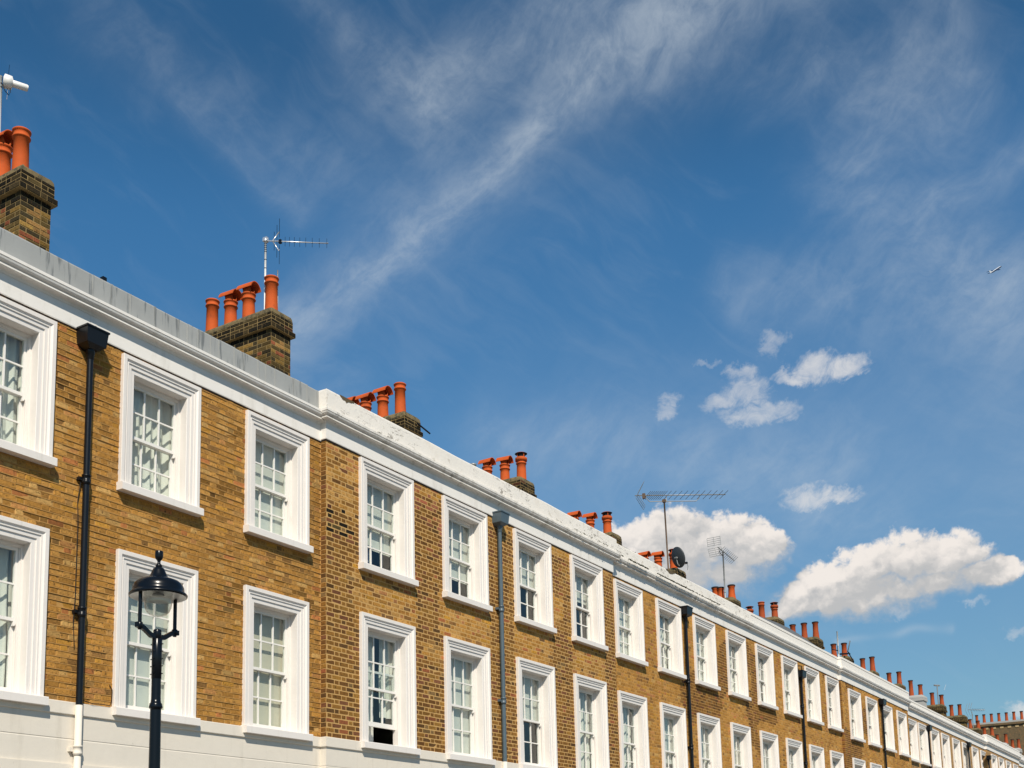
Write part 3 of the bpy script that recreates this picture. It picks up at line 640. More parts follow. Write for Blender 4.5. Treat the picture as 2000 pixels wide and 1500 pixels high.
# cornice profile (outward, height) measured down from the frieze underside datum + .43
def cornice_profile(fb):
    t = fb + 0.445
    return [(-0.10, t), (.172, t), (.172, t - .038), (.160, t - .041), (.160, t - .049), (.166, t - .055), (.160, t - .072), (.148, t - .084), (.128, t - .094), (.112, t - .098), (.106, t - .104), (.106, t - .116),
            (.130, t - .117), (.130, t - .136), (.116, t - .139), (.102, t - .143), (.075, t - .139), (.052, t - .146), (.039, t - .160), (.034, t - .178), (.028, t - .182)]
houses = []
for hi in range(20):
    sec = SEC[hi]; x0, x1 = XS[hi], XS[hi + 1]; e = EP[sec]; fb = FB[sec]
    H = thing('terraced_house', LABELS[hi], 'house', ((x0 + x1) / 2, e, 0.0), 'houses in the brick terrace')
    houses.append(H); hx, hy = H.location.x, H.location.y
    first = SEC[hi - 1] != sec if hi else False
    last = SEC[hi + 1] != sec if hi < 19 else True
    def L(x): return x - hx
    fwd = sec in (2, 4, 6)
    far = hi >= 8; verydistant = hi >= 10
    ww = WW[sec]
    opens = []
    for wi, X in enumerate(WX[hi]):
        opens.append((X - ww / 2, X + ww / 2, UB[sec], UT[sec], X)); opens.append((X - ww / 2, X + ww / 2, LB[sec], LT[sec], X))
    bandz = 3.915
    # --- wall: mortar face and inner face with holes for the windows
    wl = MB()
    xsb = sorted(set([x0, x1] + [q for a, b, c, d, X in opens for q in (a + .10, b - .10)])); zsb = sorted(set([bandz - .2, fb + .3] + [q for a, b, c, d, X in opens for q in (c + .05, d - .10)]))
    for xa, xb in zip(xsb[:-1], xsb[1:]):
        for za, zb_ in zip(zsb[:-1], zsb[1:]):
            cx, cz = (xa + xb) / 2, (za + zb_) / 2
            if any(a + .09 < cx < b - .09 and c + .04 < cz < d - .09 for a, b, c, d, X in opens): continue
            wl.quad((L(xa), 0, za), (L(xb), 0, za), (L(xb), 0, zb_), (L(xa), 0, zb_))
            wl.quad((L(xb), .27, za), (L(xa), .27, za), (L(xa), .27, zb_), (L(xb), .27, zb_))
    if fwd and first: wl.quad((L(x0), .30, 0), (L(x0), 0, 0), (L(x0), 0, fb + .3), (L(x0), .30, fb + .3))
    if fwd and last: wl.quad((L(x1), 0, 0), (L(x1), .30, 0), (L(x1), .30, fb + .3), (L(x1), 0, fb + .3))
    wl.build('wall', M_farbrick if verydistant else (M_mortar2 if sec == 2 else M_mortar), H)
    # --- rooms behind the windows
    rm = MB(); ya, yb = 0.28, 4.2
    for (za, zb_) in ((3.45, 6.05), (6.35, 8.95)):
        a, b = L(x0) + .06, L(x1) - .06
        rm.quad((a, yb, za), (b, yb, za), (b, yb, zb_), (a, yb, zb_)); rm.quad((a, ya, za), (b, ya, za), (b, yb, za), (a, yb, za)); rm.quad((a, yb, zb_), (b, yb, zb_), (b, ya, zb_), (a, ya, zb_))
        rm.quad((a, ya, za), (a, yb, za), (a, yb, zb_), (a, ya, zb_)); rm.quad((b, yb, za), (b, ya, za), (b, ya, zb_), (b, yb, zb_))
    rm.build('room', M_wallin, H)
    # --- bricks
    if not verydistant:
        holes = [(a + .015, b - .015, c + .02, d - .015) for a, b, c, d, X in opens]
        items = []; random.seed(100 + hi)
        k0 = 0; z = bandz
        strips = MB(); strips.smooth = False
        while z + COURSE * 0.5 < fb:
            zt = min(z + COURSE, fb + .02)
            sag = 0.004 * noise.noise((z * 2, hi, 0))
            off = (0.0 if k0 % 2 else (STRETCH + HEAD) / 2) + 0.012 * noise.noise((z * 7, hi * 3.3, 2))
            for (s, en) in gaps(x0, x1, z, zt, holes):
                x = math.floor((s - off) / (STRETCH + HEAD)) * (STRETCH + HEAD) + off; j = 0
                while x < en:
                    l = STRETCH if j % 2 == 0 else HEAD
                    a, b = max(x, s), min(x + l, en)
                    if b - a > 0.035: items.append((a, b, z, zt))
                    x += l; j += 1
                if sec == 1:
                    n = max(1, int((en - s) / 0.6))
                    for i in range(n):
                        ja = random.uniform(-.0015, .0015)
                        strips.box(L(s + (en - s) * i / n), L(s + (en - s) * (i + 1) / n), -0.0095 + random.uniform(-.003, .0015), 0.01, zt - .0050 + ja, zt + .0055 + ja)
            z += COURSE; k0 += 1
        data = []
        for (a, b, za, zb_) in items:
            if sec == 1: p = random.choice([0.001, 0.002, 0.004, 0.006, 0.007, 0.009]) + random.uniform(-.001, .001)
            elif sec == 2: p = random.uniform(0.0008, 0.003)
            else: p = random.uniform(0.001, 0.005)
            jt = 0.010 if sec != 2 else 0.012
            cx = (a + b) / 2
            c = brick_colour(sec, cx, za, [X for X in WX[hi]])
            hj = .0055 if sec != 2 else .0062
            data.append((a + jt / 2, b - jt / 2, za + hj, zb_ - hj, p, c))
        single = set()
        if hi <= 3:
            d2 = lambda q: (q[0] - 0) ** 2 + 11.9 ** 2
            vis = [i for i, q in enumerate(data) if (q[0] > 7.9)]
            # the pieces that show largest: area as seen, nearer first
            vis.sort(key=lambda i: -((data[i][1] - data[i][0]) * 11.9 / d2(data[i]) ** 1.5))
            single = set(vis[:300])
        mbk = MB()
        for i, (a, b, za, zb_, p, c) in enumerate(data):
            if i in single:
                st = (b - a) > 0.16
                o = link('brick', brick_unit('stretcher' if st else 'header'), H, (L((a + b) / 2), -p, (za + zb_) / 2))
                o.scale = ((b - a) / (0.2185 if st else 0.1015), 1.0, (zb_ - za) / 0.065)
                o.rotation_euler = (random.uniform(-.04, .02), random.choice((0.0, math.pi)) + random.uniform(-.006, .006), random.uniform(-.012, .012)); o.color = (*c, 1.0)
            else:
                mbk.col = c; mbk.brick(L(a), L(b), -p, 0.02, za, zb_, 0.0045, 0.0016)
        # returns of the forward sections
        if fwd:
            for (xx, on, sgn) in ((x0, first, -1), (x1, last, 1)):
                if not on: continue
                z = bandz; k = 0
                while z < fb - 0.03:
                    mbk.col = pick(PAL_BROWN)
                    a, b = (0.002, 0.104) if k % 2 else (-0.004, 0.104)
                    q = MB(); q.col = mbk.col
                    mbk.brick(a, b, L(xx) + sgn * 0.005, L(xx), z + .0055, z + COURSE - .0055, 0.004 * -sgn if sgn > 0 else 0.004, 0.0, axis='x')
                    z += COURSE; k += 1
        o = mbk.build('brickwork', M_brickN, H, kind='stuff')
        if sec == 1: strips.build('bed_joint_mortar', M_mortar, H, kind='stuff')
    # --- frieze
    pa = [(L(x0), 0.0), (L(x1), 0.0)]
    if fwd and first: pa = [(L(x0), 0.14), (L(x0), 0.0), pa[1]]
    if fwd and last: pa = pa[:-1] + [(L(x1), 0.0), (L(x1), 0.14)]
    if sec in (1, 3, 5, 7) and hi < 19 and last: pa[-1] = (L(x1) + 0.0, 0.0)
    dzs = 0.003 if fwd else 0.0
    fz = MB(); sweep(fz, finepath(pa), [(0.026, fb + .275 + dzs), (0.026, fb + .012 + dzs), (0.022, fb + dzs), (-0.02, fb + dzs)], 0.004, hi * 5.0)
    fz.build('frieze', M_cornice, H)
    gp = MB(); sweep(gp, finepath(pa), [(0.012, fb - .001), (0.012, fb - .018), (-0.01, fb - .018)], 0.006, hi * 9.0)  # dark strip painting the thin shadow the frieze edge casts on the brick
    gp.build('frieze_shadow_strip', M_dark, H)
    # --- cornice
    cp = MB(); sweep(cp, finepath(pa), [(o_, z_ + dzs) for o_, z_ in cornice_profile(fb)], 0.006, hi * 2.0)
    cp.build('cornice', M_cornice_old if hi in (2, 3, 4, 5) else M_cornice, H)
    # --- parapet
    ct = fb + .445; pt = PT[sec]
    pp = MB()
    if sec == 1:
        pp.box(L(x0), L(x1), -.045, .25, ct - .05, pt - .012)
        pp.build('parapet', M_parapet, H)
        x = x0; random.seed(40 + hi)
        while x < x1 - 0.01:
            wdt = random.uniform(1.4, 2.2) if x1 <= 9.2 else random.choice((0.16, 0.2, 0.24, 0.3, 0.42, 0.55))
            xe = min(x + wdt, x1)
            if x1 - xe < 0.12: xe = x1
            q = MB(); yy = -.058 - random.uniform(0, .006)
            xa, xb = L(x) + .004, L(xe) - .003; zz = pt + random.uniform(-.005, .006)
            q.add([(xa, yy, ct + .002), (xb, yy, ct + .002), (xb, yy + .006, zz - .02), (xa, yy + .006, zz - .02), (xa, yy + .016, zz), (xb, yy + .016, zz), (xb, .27, zz + .03), (xa, .27, zz + .03), (xa, -.03, ct + .002), (xb, -.03, ct + .002)],
                  [(0, 1, 2, 3), (3, 2, 5, 4), (4, 5, 6, 7), (8, 0, 3, 4, 7), (1, 9, 6, 5, 2)])
            q.box(xb - .012, xb + .004, yy - .006, yy + .012, ct + .002, zz - .01)
            q.build('lead_sheet', M_lead, H)
            x = xe
    else:
        pb = [(q[0], q[1]) for q in pa]
        k = 1.0
        prof = [(-0.30, pt - .03), (0.055, pt - .012), (0.085, pt + .004), (0.098, pt - .012), (0.100, pt - .03), (0.100, ct - .06)]
        if sec >= 3 and hi >= 6: prof = [(-0.30, pt - .02), (0.05, pt - .004), (0.095, pt), (0.100, pt - .01), (0.100, pt - .075), (0.070, pt - .078), (0.070, pt - .088), (0.088, pt - .092), (0.086, ct - .06)]
        sweep(pp, finepath(pb, 0.25), prof, 0.012 if hi in (2, 3, 4, 5) else 0.006, hi * 4.0)
        pp.build('parapet', M_flaking if hi in (2, 3, 4, 5) else M_parapet, H)
    # --- roof
    rf = MB(); rf.box(L(x0), L(x1), .20, 8.0, ct - .35, ct - .25); rf.box(L(x0), L(x1), 8.0, 8.2, 0, ct + .1)
    rf.build('roof', M_roof, H)
    # --- stucco ground storey and string course at sill height
    gs = MB()
    gpth = [(L(x0), 0.0), (L(x1), 0.0)]
    if fwd and first: gpth = [(L(x0), .14), (L(x0), 0.0), gpth[1]]
    if fwd and last: gpth = gpth[:-1] + [(L(x1), 0.0), (L(x1), .14)]
    pr = [(-0.02, 3.925), (0.030, 3.915), (0.046, 3.906), (0.048, 3.765), (0.044, 3.758), (0.022, 3.756)]
    for gz in (3.46,): pr += [(0.022, gz + .010), (0.017, gz + .004), (0.017, gz - .004), (0.022, gz - .010)]
    pr += [(0.022, 3.16), (0.05, 3.158), (0.052, 3.02), (0.022, 3.0), (0.022, 0.0)]
    sweep(gs, finepath(gpth, .6), pr, 0.003, hi * 7.0)
    gs.build('stucco_storey', M_stucco, H)
    # --- windows
    for wi, X in enumerate(WX[hi]):
        up, lw = DRESS[hi][0][wi], DRESS[hi][1][wi]
        add_window(H, X, UB[sec], ww, UT[sec] - UB[sec], e, up, far, seed=hi * 2.3 + wi)
        add_window(H, X, LB[sec], ww, LT[sec] - LB[sec], e, lw, far, opened=0.30 if lw == 'open' else 0.0, lower=True, seed=hi * 1.7 + wi + 5)

# broken render and other small marks on the parapets
def broken(hi, xa, xb, zt, plane):
    H = houses[hi]; hx, hy = H.location.x, H.location.y; random.seed(int(xa * 10)); b = MB()
    n = 9; top = [(xa + (xb - xa) * i / n, zt + .006) for i in range(n + 1)]; bot = [(xa + (xb - xa) * i / n, zt - (0.012 + 0.075 * math.sin(math.pi * min(1, (i + .5) / n)) * random.uniform(.4, 1))) for i in range(n + 1)]
    for i in range(n): b.add([(top[i][0] - hx, plane - .106 - hy, top[i][1]), (bot[i][0] - hx, plane - .103 - hy, bot[i][1]), (bot[i + 1][0] - hx, plane - .103 - hy, bot[i + 1][1]), (top[i + 1][0] - hx, plane - .106 - hy, top[i + 1][1]), (top[i][0] - hx, plane - .04 - hy, top[i][1]), (top[i + 1][0] - hx, plane - .04 - hy, top[i + 1][1])], [(0, 1, 2, 3), (4, 0, 3, 5)])
    b.build('broken_render', mat('broken_render_brown', (0.10, 0.07, 0.035), 0.95, 0.4, 20), H)
broken(2, 13.86, 14.22, 9.515, -.116); broken(4, 26.8, 27.35, 9.50, 0.0); broken(4, 23.72, 23.80, 9.50, 0)
def moss(hi, xa, xb, y, z, n, s):
    H = houses[hi]; random.seed(hi); b = MB()
    for i in range(n):
        x = random.uniform(xa, xb); q = s * random.uniform(.4, 1.3); yy = y + random.uniform(-.01, .02); zz = z + random.uniform(-.004, .012)
        if noise.noise((x * 1.3, 5, 5)) < -0.15: continue
        pts = [(x - hx_ + q * random.uniform(.6, 1.4) * math.cos(t) * 1.6, yy + q * .5 * math.sin(t) - H.location.y, zz + q * .25 * random.uniform(-1, 1)) for hx_ in (H.location.x,) for t in (0, 2.1, 4.2)]
        b.add(pts + [(x - H.location.x, yy - H.location.y, zz + q * .9)], [(0, 1, 3), (1, 2, 3), (2, 0, 3), (2, 1, 0)])
    b.build('moss', M_moss, H, kind='stuff')
moss(4, 23.9, 28.06, -.235, 9.165, 420, .026); moss(5, 28.06, 30.6, -.235, 9.165, 200, .022); moss(3, 20.6, 23.7, -.36, 9.16, 90, .014); moss(4, 23.8, 27.0, -.06, 9.51, 150, .024)
# dark capping on the parapet of the grid aerial house
b = MB(); H = houses[6]; hx = H.location.x
cp_ = [(33.0, 9.50), (33.05, 9.53), (35.4, 9.66), (36.6, 9.69), (37.5, 9.67), (39.9, 9.54), (40.2, 9.50)]
b.add([(x - hx, -.03, z) for x, z in cp_] + [(x - hx, .10, z) for x, z in cp_], [tuple(range(7)), tuple(reversed(range(7, 14)))] + [(i + 1, i, i + 7, i + 8) for i in range(6)])
b.build('lead_capping', mat('dark_lead', (0.16, 0.165, 0.175), 0.6, 0.2, 3), H)
b = MB(); H = houses[1]; b.box(9.36 - H.location.x, 9.42 - H.location.x, .0, .06, 9.50, 9.60); b.build('lead_flashing', M_black, H)

# ------------------------------------------------------------------ drainpipes
def drainpipe(hi, X, zhop, m, white_below=None, collars=(), w=.33, bracket=False):
    H = houses[hi]; e = EP[SEC[hi]]; hx, hy = H.location.x, H.location.y
    x = X - hx; y = e - hy - .085; r = .041
    p = MB(); p.smooth = True
    zl = white_below if white_below else 0.1
    p.lathe([(r, zl), (r, zhop - .20)], (x, y, 0), 14)
    pipe = p.build('drainpipe', m, H)
    for zc in collars:
        if zc < zl: continue
        c = MB(); c.smooth = True
        c.lathe([(r, zc - .07), (r + .008, zc - .07), (r + .008, zc - .055), (r + .014, zc - .05), (r + .014, zc - .03), (r + .009, zc - .026), (r + .009, zc + .03), (r + .016, zc + .034), (r + .016, zc + .055), (r, zc + .058)], (x, y, 0), 14)
        c.smooth = False; c.box(x - .085, x + .085, y + .02, y + .083, zc - .02, zc + .022)
        c.build('pipe_collar', m, pipe)
    h = MB(); d = .225
    yb = e - hy - .002; yf = yb - d; zt, zb = zhop, zhop - .215; i = .018
    # tapered box head: rim, walls, sloping bottom to the outlet
    h.box(x - w / 2 - .012, x + w / 2 + .012, yf - .012, yb, zt - .022, zt)
    P = [(x - w / 2, yf, zt - .022), (x + w / 2, yf, zt - .022), (x + w / 2, yb, zt - .022), (x - w / 2, yb, zt - .022)]
    Q = [(x - w / 2 + i, yf + i, zb), (x + w / 2 - i, yf + i, zb), (x + w / 2 - i, yb, zb), (x - w / 2 + i, yb, zb)]
    S = [(x - .06, y - .06, zb - .05), (x + .06, y - .06, zb - .05), (x + .06, yb, zb - .05), (x - .06, yb, zb - .05)]
    h.add(P + Q + S, [(0, 4, 5, 1), (1, 5, 6, 2), (3, 7, 4, 0), (4, 8, 9, 5), (5, 9, 10, 6), (7, 11, 8, 4), (8, 11, 10, 9)])
    h.smooth = True; h.lathe([(.058, zb - .05), (.058, zb - .10), (.05, zb - .11), (.05, zb - .17), (r, zb - .18)], (x, y, 0), 14); h.smooth = False
    for k in range(3): h.box(x - .02 + k * .02, x - .014 + k * .02, yf + .05, yf + .056, zt, zt + .03 + .015 * (k % 2))
    h.build('hopper_head', m, pipe)
    if bracket:
        b = MB(); b.tube([(x - .15, yb - .02, zt), (x - .15, yb - .02, zt + .16), (x + .08, yb - .1, zt + .18), (x + .08, yb - .1, zt)], .018, 6); b.build('hopper_bracket', m, pipe)
    if white_below:
        p = MB(); p.smooth = True; p.lathe([(r + .002, .1), (r + .002, zl + .004), (r - .004, zl + .005)], (x, y, 0), 14)
        wp = p.build('drainpipe', M_stucco, H); wp['label'] = 'lower length of drainpipe painted white'
        for zc in (3.33,):
            c = MB(); c.smooth = True
            c.lathe([(r, zc - .07), (r + .008, zc - .07), (r + .008, zc - .055), (r + .014, zc - .05), (r + .014, zc - .03), (r + .009, zc - .026), (r + .009, zc + .03), (r + .016, zc + .034), (r + .016, zc + .055), (r, zc + .058)], (x, y, 0), 14)
            c.smooth = False; c.box(x - .095, x + .06, y + .02, y + .068, zc - .02, zc + .03); c.build('pipe_collar', M_stucco, wp)
drainpipe(1, 9.135, 8.715, M_black, 3.875, (6.74, 5.04), .325)
drainpipe(3, 18.66, 8.80, M_slate, 3.9, (6.88, 5.08), .30)
drainpipe(5, 27.95, 8.71, M_black, None, (6.735, 5.0), .36)
drainpipe(7, 37.40, 8.36, M_black, None, (7.187, 5.3), .40, True)
drainpipe(9, 47.30, 8.60, M_black, None, (6.57, 5.0), .45)
drainpipe(11, 56.0, 8.44, M_black, None, (6.5,), .45)
drainpipe(13, 65.35, 8.49, M_black, None, (6.5,), .45)
drainpipe(14, 70.45, 8.2, M_black, None, (6.5,), .40)
b = MB(); H = houses[1]; hx = H.location.x; b.tube([(9.18 - hx, -.055, 3.955), (9.35 - hx, -.06, 3.925), (9.5 - hx, -.058, 3.935), (9.62 - hx, -.05, 3.93), (9.66 - hx, -.03, 4.0), (9.665 - hx, -.03, 4.14), (9.63 - hx, -.02, 4.2)], .0055, 5); b.build('cable', M_black, H)
b = MB(); b.tube([(9.085 - hx, -.045, 6.7), (9.06 - hx, -.03, 6.45), (9.075 - hx, -.03, 6.2), (9.07 - hx, -.03, 5.2), (9.055 - hx, -.03, 4.9), (9.08 - hx, -.03, 4.6)], .005, 5); b.build('cable', M_black, H)

# ------------------------------------------------------------------ chimneys
POTM = {}
def pot_mesh(kind, h, old):
    key = (kind, round(h, 2), old)
    if key in POTM: return POTM[key]
    m = MB(); m.smooth = True; r = .118
    body = lambda top: [(r + .012, 0), (r + .004, .02), (r - .003, h * .4), (r - .008, top - .14), (r + .006, top - .135), (r + .014, top - .125), (r + .014, top - .112), (r - .002, top - .105), (r, top - .04), (r + .016, top - .032), (r + .018, top - .012), (r + .004, top)]
    if kind == 'roll':
        m.lathe(body(h) + [(r - .03, h), (r - .034, h - .08)], n=22); m.cur = 1; m.smooth = False; m.disc((0, 0), r - .03, h - .07, 22)
    elif kind == 'taper':
        m.lathe([(r + .028, 0), (r + .016, .05), (r - .004, h * .45), (r - .010, h - .09), (r + .004, h - .08), (r + .006, h - .06)], n=20)
        m.cur = 1; m.lathe([(r + .006, h - .06), (r + .020, h - .045), (r + .020, h - .012), (r + .006, h), (r - .02, h), (r - .025, h - .06)], n=20); m.smooth = False; m.disc((0, 0), r - .02, h - .05, 20)
    elif kind == 'hood':
        t = h - .20
        m.lathe(body(t) + [(r - .02, t)], n=22)
        # split neck: high cheeks left and right, deep notches front and back
        n = 32; vs = []; fs = []
        for i in range(n):
            a = 2 * math.pi * i / n; s = abs(math.cos(a)); tz = t - .01 + .125 * max(0.0, min(1.0, (s - .28) / .38)); rr = r - .028 + .03 * max(0, (tz - t) / .12)
            vs += [((r - .024) * math.cos(a), (r - .024) * math.sin(a), t - .01), (rr * math.cos(a), rr * math.sin(a), tz), ((rr - .02) * math.cos(a), (rr - .02) * math.sin(a), tz), ((r - .05) * math.cos(a), (r - .05) * math.sin(a), t - .01)]
        for i in range(n):
            j = (i + 1) % n
            for k in range(3): fs.append((i * 4 + k, j * 4 + k, j * 4 + k + 1, i * 4 + k + 1))
        m.add(vs, fs)
        # half pipe hood lying along y
        n = 14; Rh, th = .130, .014; z0 = t + .082; Lh = .175; vs = []; fs = []
        for yy in (-Lh, Lh):
            for rr in (Rh, Rh - th):
                for i in range(n + 1):
                    a = math.radians(180 * i / n); fl = .020 * max(0, abs(math.cos(a)) - .8) / .2; vs.append(((rr + fl) * math.cos(a), yy, z0 + rr * .95 * math.sin(a) - fl * .9))
        q = n + 1
        for i in range(n):
            fs.append((i, i + 1, 2 * q + i + 1, 2 * q + i)); fs.append((q + i + 1, q + i, 3 * q + i, 3 * q + i + 1))
            fs.append((i + 1, i, q + i, q + i + 1)); fs.append((2 * q + i, 2 * q + i + 1, 3 * q + i + 1, 3 * q + i))
        for i in (0, n): fs.append((i, q + i, 3 * q + i, 2 * q + i) if i else (q, 0, 2 * q, 3 * q))
        m.smooth = False
        m.add(vs, fs)
        m.cur = 1; m.disc((0, 0), r - .05, t - .005, 20)
    elif kind == 'cap':
        t = h - .17
        m.lathe(body(t) + [(r - .03, t)], n=22)
        m.cur = 1; m.smooth = False; m.disc((0, 0), r - .03, t - .01, 20); m.lathe([(r - .02, t), (r - .02, t + .13)], n=20)
        m.cur = 0; m.smooth = True; m.lathe([(r + .004, t - .06), (r + .03, t - .055), (r + .03, t + .02), (r + .012, t + .032), (r - .01, t + .034)], n=22)
        for k in range(4):
            a = math.pi / 4 + k * math.pi / 2; m.smooth = False; c, s = math.cos(a) * (r - .005), math.sin(a) * (r - .005); m.box(c - .008, c + .008, s - .008, s + .008, t + .03, t + .14)
        m.smooth = True; m.lathe([(.001, h), (.07, h - .006), (.13, h - .024), (.155, h - .038)], n=22); m.cur = 1; m.lathe([(.155, h - .038), (.15, h - .044), (.001, h - .040)], n=22)
    POTM[key] = m.mesh('chimney_pot', [M_terra_old if old else M_terra, M_soot]); return POTM[key]
def chimney(hi, X, T, Y0, Y1, pots, style='brick', single=False, w=.50):
    """stack whose street face stands at y = Y0; T is the height of the top course; pots: (Y, top height, kind)"""
    H = houses[hi]; hx, hy = H.location.x, H.location.y; random.seed(900 + hi); T -= .085
    x0, x1 = X - w / 2 - hx, X + w / 2 - hx; y0, y1 = Y0 - hy, Y1 - hy; zb = 8.9
    core = MB()
    if style == 'brick':
        core.box(x0, x1, y0, y1, zb, T - .31); core.box(x0 - .065, x1 + .065, y0 - .065, y1 + .065, T - .305, T - .215); core.box(x0 - .03, x1 + .03, y0 - .03, y1 + .03, T - .214, T - .005)
        st = core.build('chimney_stack', M_mortar_dark, H)
    else:
        core.box(x0, x1, y0, y1, zb, T - .2); core.box(x0 - .05, x1 + .05, y0 - .05, y1 + .05, T - .20, T - .02)
        st = core.build('chimney_stack', M_render_grey, H)
    data = []
    if style == 'brick':
        nc = int((T - .31 - 9.3) / COURSE)
        rows = [(T - .305 - (k + 1) * COURSE, T - .305 - k * COURSE, 0.0, PAL_DARK if k < 2 else PAL_SHAFT, k) for k in range(nc)]  # top two shaft courses darkened: corbel's cast shadow and soot put into brick colour
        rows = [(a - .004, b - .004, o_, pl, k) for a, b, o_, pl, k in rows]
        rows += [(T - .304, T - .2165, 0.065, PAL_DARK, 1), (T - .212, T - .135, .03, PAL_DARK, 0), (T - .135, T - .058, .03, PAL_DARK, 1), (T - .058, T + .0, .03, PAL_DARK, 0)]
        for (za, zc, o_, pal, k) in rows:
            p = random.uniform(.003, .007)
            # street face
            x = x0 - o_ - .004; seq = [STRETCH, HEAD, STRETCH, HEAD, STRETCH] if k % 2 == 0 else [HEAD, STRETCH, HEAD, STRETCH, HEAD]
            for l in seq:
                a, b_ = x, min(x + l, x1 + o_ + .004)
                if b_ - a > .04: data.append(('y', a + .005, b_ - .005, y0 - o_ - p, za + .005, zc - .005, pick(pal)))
                x += l
            # flank towards the camera, then the far flank
            y = y0 - o_ + .0; seq = [HEAD, STRETCH] if k % 2 == 0 else [STRETCH, HEAD]; j = 0
            while y < y1 + o_ - .03:
                l = seq[j % 2]; b_ = min(y + l, y1 + o_)
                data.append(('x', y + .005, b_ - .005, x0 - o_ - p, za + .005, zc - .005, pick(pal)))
                y += l; j += 1
        mk = MB(); nsingle = 0
        # largest seen first: upper courses are the visible ones
        data.sort(key=lambda q: -q[4])
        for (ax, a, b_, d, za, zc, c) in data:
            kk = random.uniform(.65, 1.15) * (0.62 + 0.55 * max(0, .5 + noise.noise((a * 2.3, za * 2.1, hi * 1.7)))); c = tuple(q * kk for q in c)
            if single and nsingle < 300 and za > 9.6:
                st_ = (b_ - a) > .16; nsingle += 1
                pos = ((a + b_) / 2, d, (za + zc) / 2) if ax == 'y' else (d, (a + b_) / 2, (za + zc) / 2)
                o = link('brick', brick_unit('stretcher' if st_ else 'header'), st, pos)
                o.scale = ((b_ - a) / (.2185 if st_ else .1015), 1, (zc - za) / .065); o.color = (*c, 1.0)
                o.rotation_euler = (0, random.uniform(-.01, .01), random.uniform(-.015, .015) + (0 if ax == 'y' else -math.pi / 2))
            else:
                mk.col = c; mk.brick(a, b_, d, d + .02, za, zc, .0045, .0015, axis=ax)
        if mk.v: mk.build('brickwork', M_brickN, st, kind='stuff')
    # mortar flaunching round the pots: a rounded cap
    f = MB(); f.smooth = True; nn = 6; o_ = .034 if style == 'brick' else .055; hcap = .125 if style == 'brick' else .13
    rings = []
    for i in range(nn + 1):
        t = i / nn; ins = (1 - math.cos(t * math.pi / 2)) * .19 * (.8 if style == 'brick' else 1); z = T - .03 + .04 * (i > 0) + hcap * math.sin(t * math.pi / 2) - .0
        cx = .045 + ins * .3; ring = []
        for (sx, sy) in ((-1, -1), (1, -1), (1, 1), (-1, 1)):
            ex = (x1 if sx > 0 else x0) + sx * (o_ - ins); ey = (y1 if sy > 0 else y0) + sy * (o_ - ins)
            rx = .02 + ins * .5
            for k2 in range(4):
                a0_ = {(-1, -1): 180, (1, -1): 270, (1, 1): 0, (-1, 1): 90}[(sx, sy)] + k2 * 30; a_ = math.radians(a0_)
                ring.append((ex - sx * rx + rx * math.cos(a_) + .006 * noise.noise((ex * 9, ey * 5 + k2, i)), ey - sy * rx + rx * math.sin(a_), z + .022 * noise.noise((ex * 4, ey * 3 + k2, i * .7 + hi))))
        rings.append(ring)
    q = len(rings[0]); vs = [v for r_ in rings for v in r_]; fs = []
    for i in range(nn):
        for k in range(q): fs.append((i * q + k, i * q + (k + 1) % q, (i + 1) * q + (k + 1) % q, (i + 1) * q + k))
    fs.append(tuple(range(nn * q, (nn + 1) * q))); f.add(vs, fs)
    f.build('mortar_cap', M_flaunch if style == 'brick' else M_render_grey, st)
    for (Y, zt, kind) in pots:
        base = T + hcap - .03
        o = link('chimney_pot', pot_mesh(kind, max(.3, zt - base), hi >= 8), st, (X - hx + random.uniform(-.008, .008), Y - hy, base))
        o.rotation_euler = (random.uniform(-.012, .012), random.uniform(-.012, .012), random.uniform(-.1, .1) if kind == 'hood' else random.uniform(0, 6))
    return st
chimney(1, 9.73, 12.00, 2.0, 5.0, [(2.39, 12.81, 'roll'), (2.84, 12.93, 'hood'), (3.35, 12.8, 'roll'), (3.85, 12.8, 'roll')], single=True)
chimney(2, 14.84, 12.01, 2.0, 4.6, [(2.24, 12.77, 'roll'), (2.80, 12.81, 'hood'), (3.27, 12.80, 'hood'), (3.77, 12.77, 'roll')], single=True)
st3 = chimney(3, 18.79, 11.40, 2.0, 4.2, [(2.29, 12.16, 'roll'), (2.75, 12.19, 'hood'), (3.22, 12.17, 'hood'), (3.67, 12.19, 'hood')])
chimney(4, 23.46, 11.34, 2.0, 4.0, [(2.14, 12.07, 'cap'), (2.62, 12.06, 'hood'), (3.12, 12.11, 'hood')], w=.60)
chimney(5, 28.27, 11.17, 2.0, 4.0, [(2.26, 11.86, 'cap'), (2.80, 11.92, 'hood'), (3.29, 12.06, 'hood')])
chimney(6, 32.69, 11.12, 2.0, 4.0, [(2.23, 11.83, 'cap'), (2.74, 11.82, 'hood'), (3.21, 11.90, 'hood')], w=.6)
chimney(7, 37.39, 11.12, 2.0, 3.6, [(2.15, 11.64, 'taper'), (2.55, 11.62, 'taper'), (2.74, 11.66, 'taper')], w=.66)
chimney(8, 41.94, 11.27, 2.0, 4.0, [(2.20, 11.94, 'cap'), (2.70, 12.01, 'roll'), (3.17, 11.92, 'cap')], w=.7)
chimney(9, 46.81, 11.32, 2.0, 3.9, [(2.14, 12.04, 'taper'), (2.62, 12.06, 'taper'), (3.10, 12.06, 'taper')], w=.75)
chimney(10, 51.30, 11.22, 2.0, 3.6, [(2.26, 11.90, 'taper'), (2.72, 11.92, 'taper')], w=.75)
chimney(11, 55.62, 11.18, 2.0, 3.5, [(2.16, 11.93, 'taper'), (2.62, 11.91, 'taper'), (1.75, 11.55, 'taper')][:2], w=.75)
chimney(12, 60.80, 11.24, 2.0, 3.5, [(2.17, 11.95, 'taper'), (2.67, 11.95, 'taper')], w=.8)
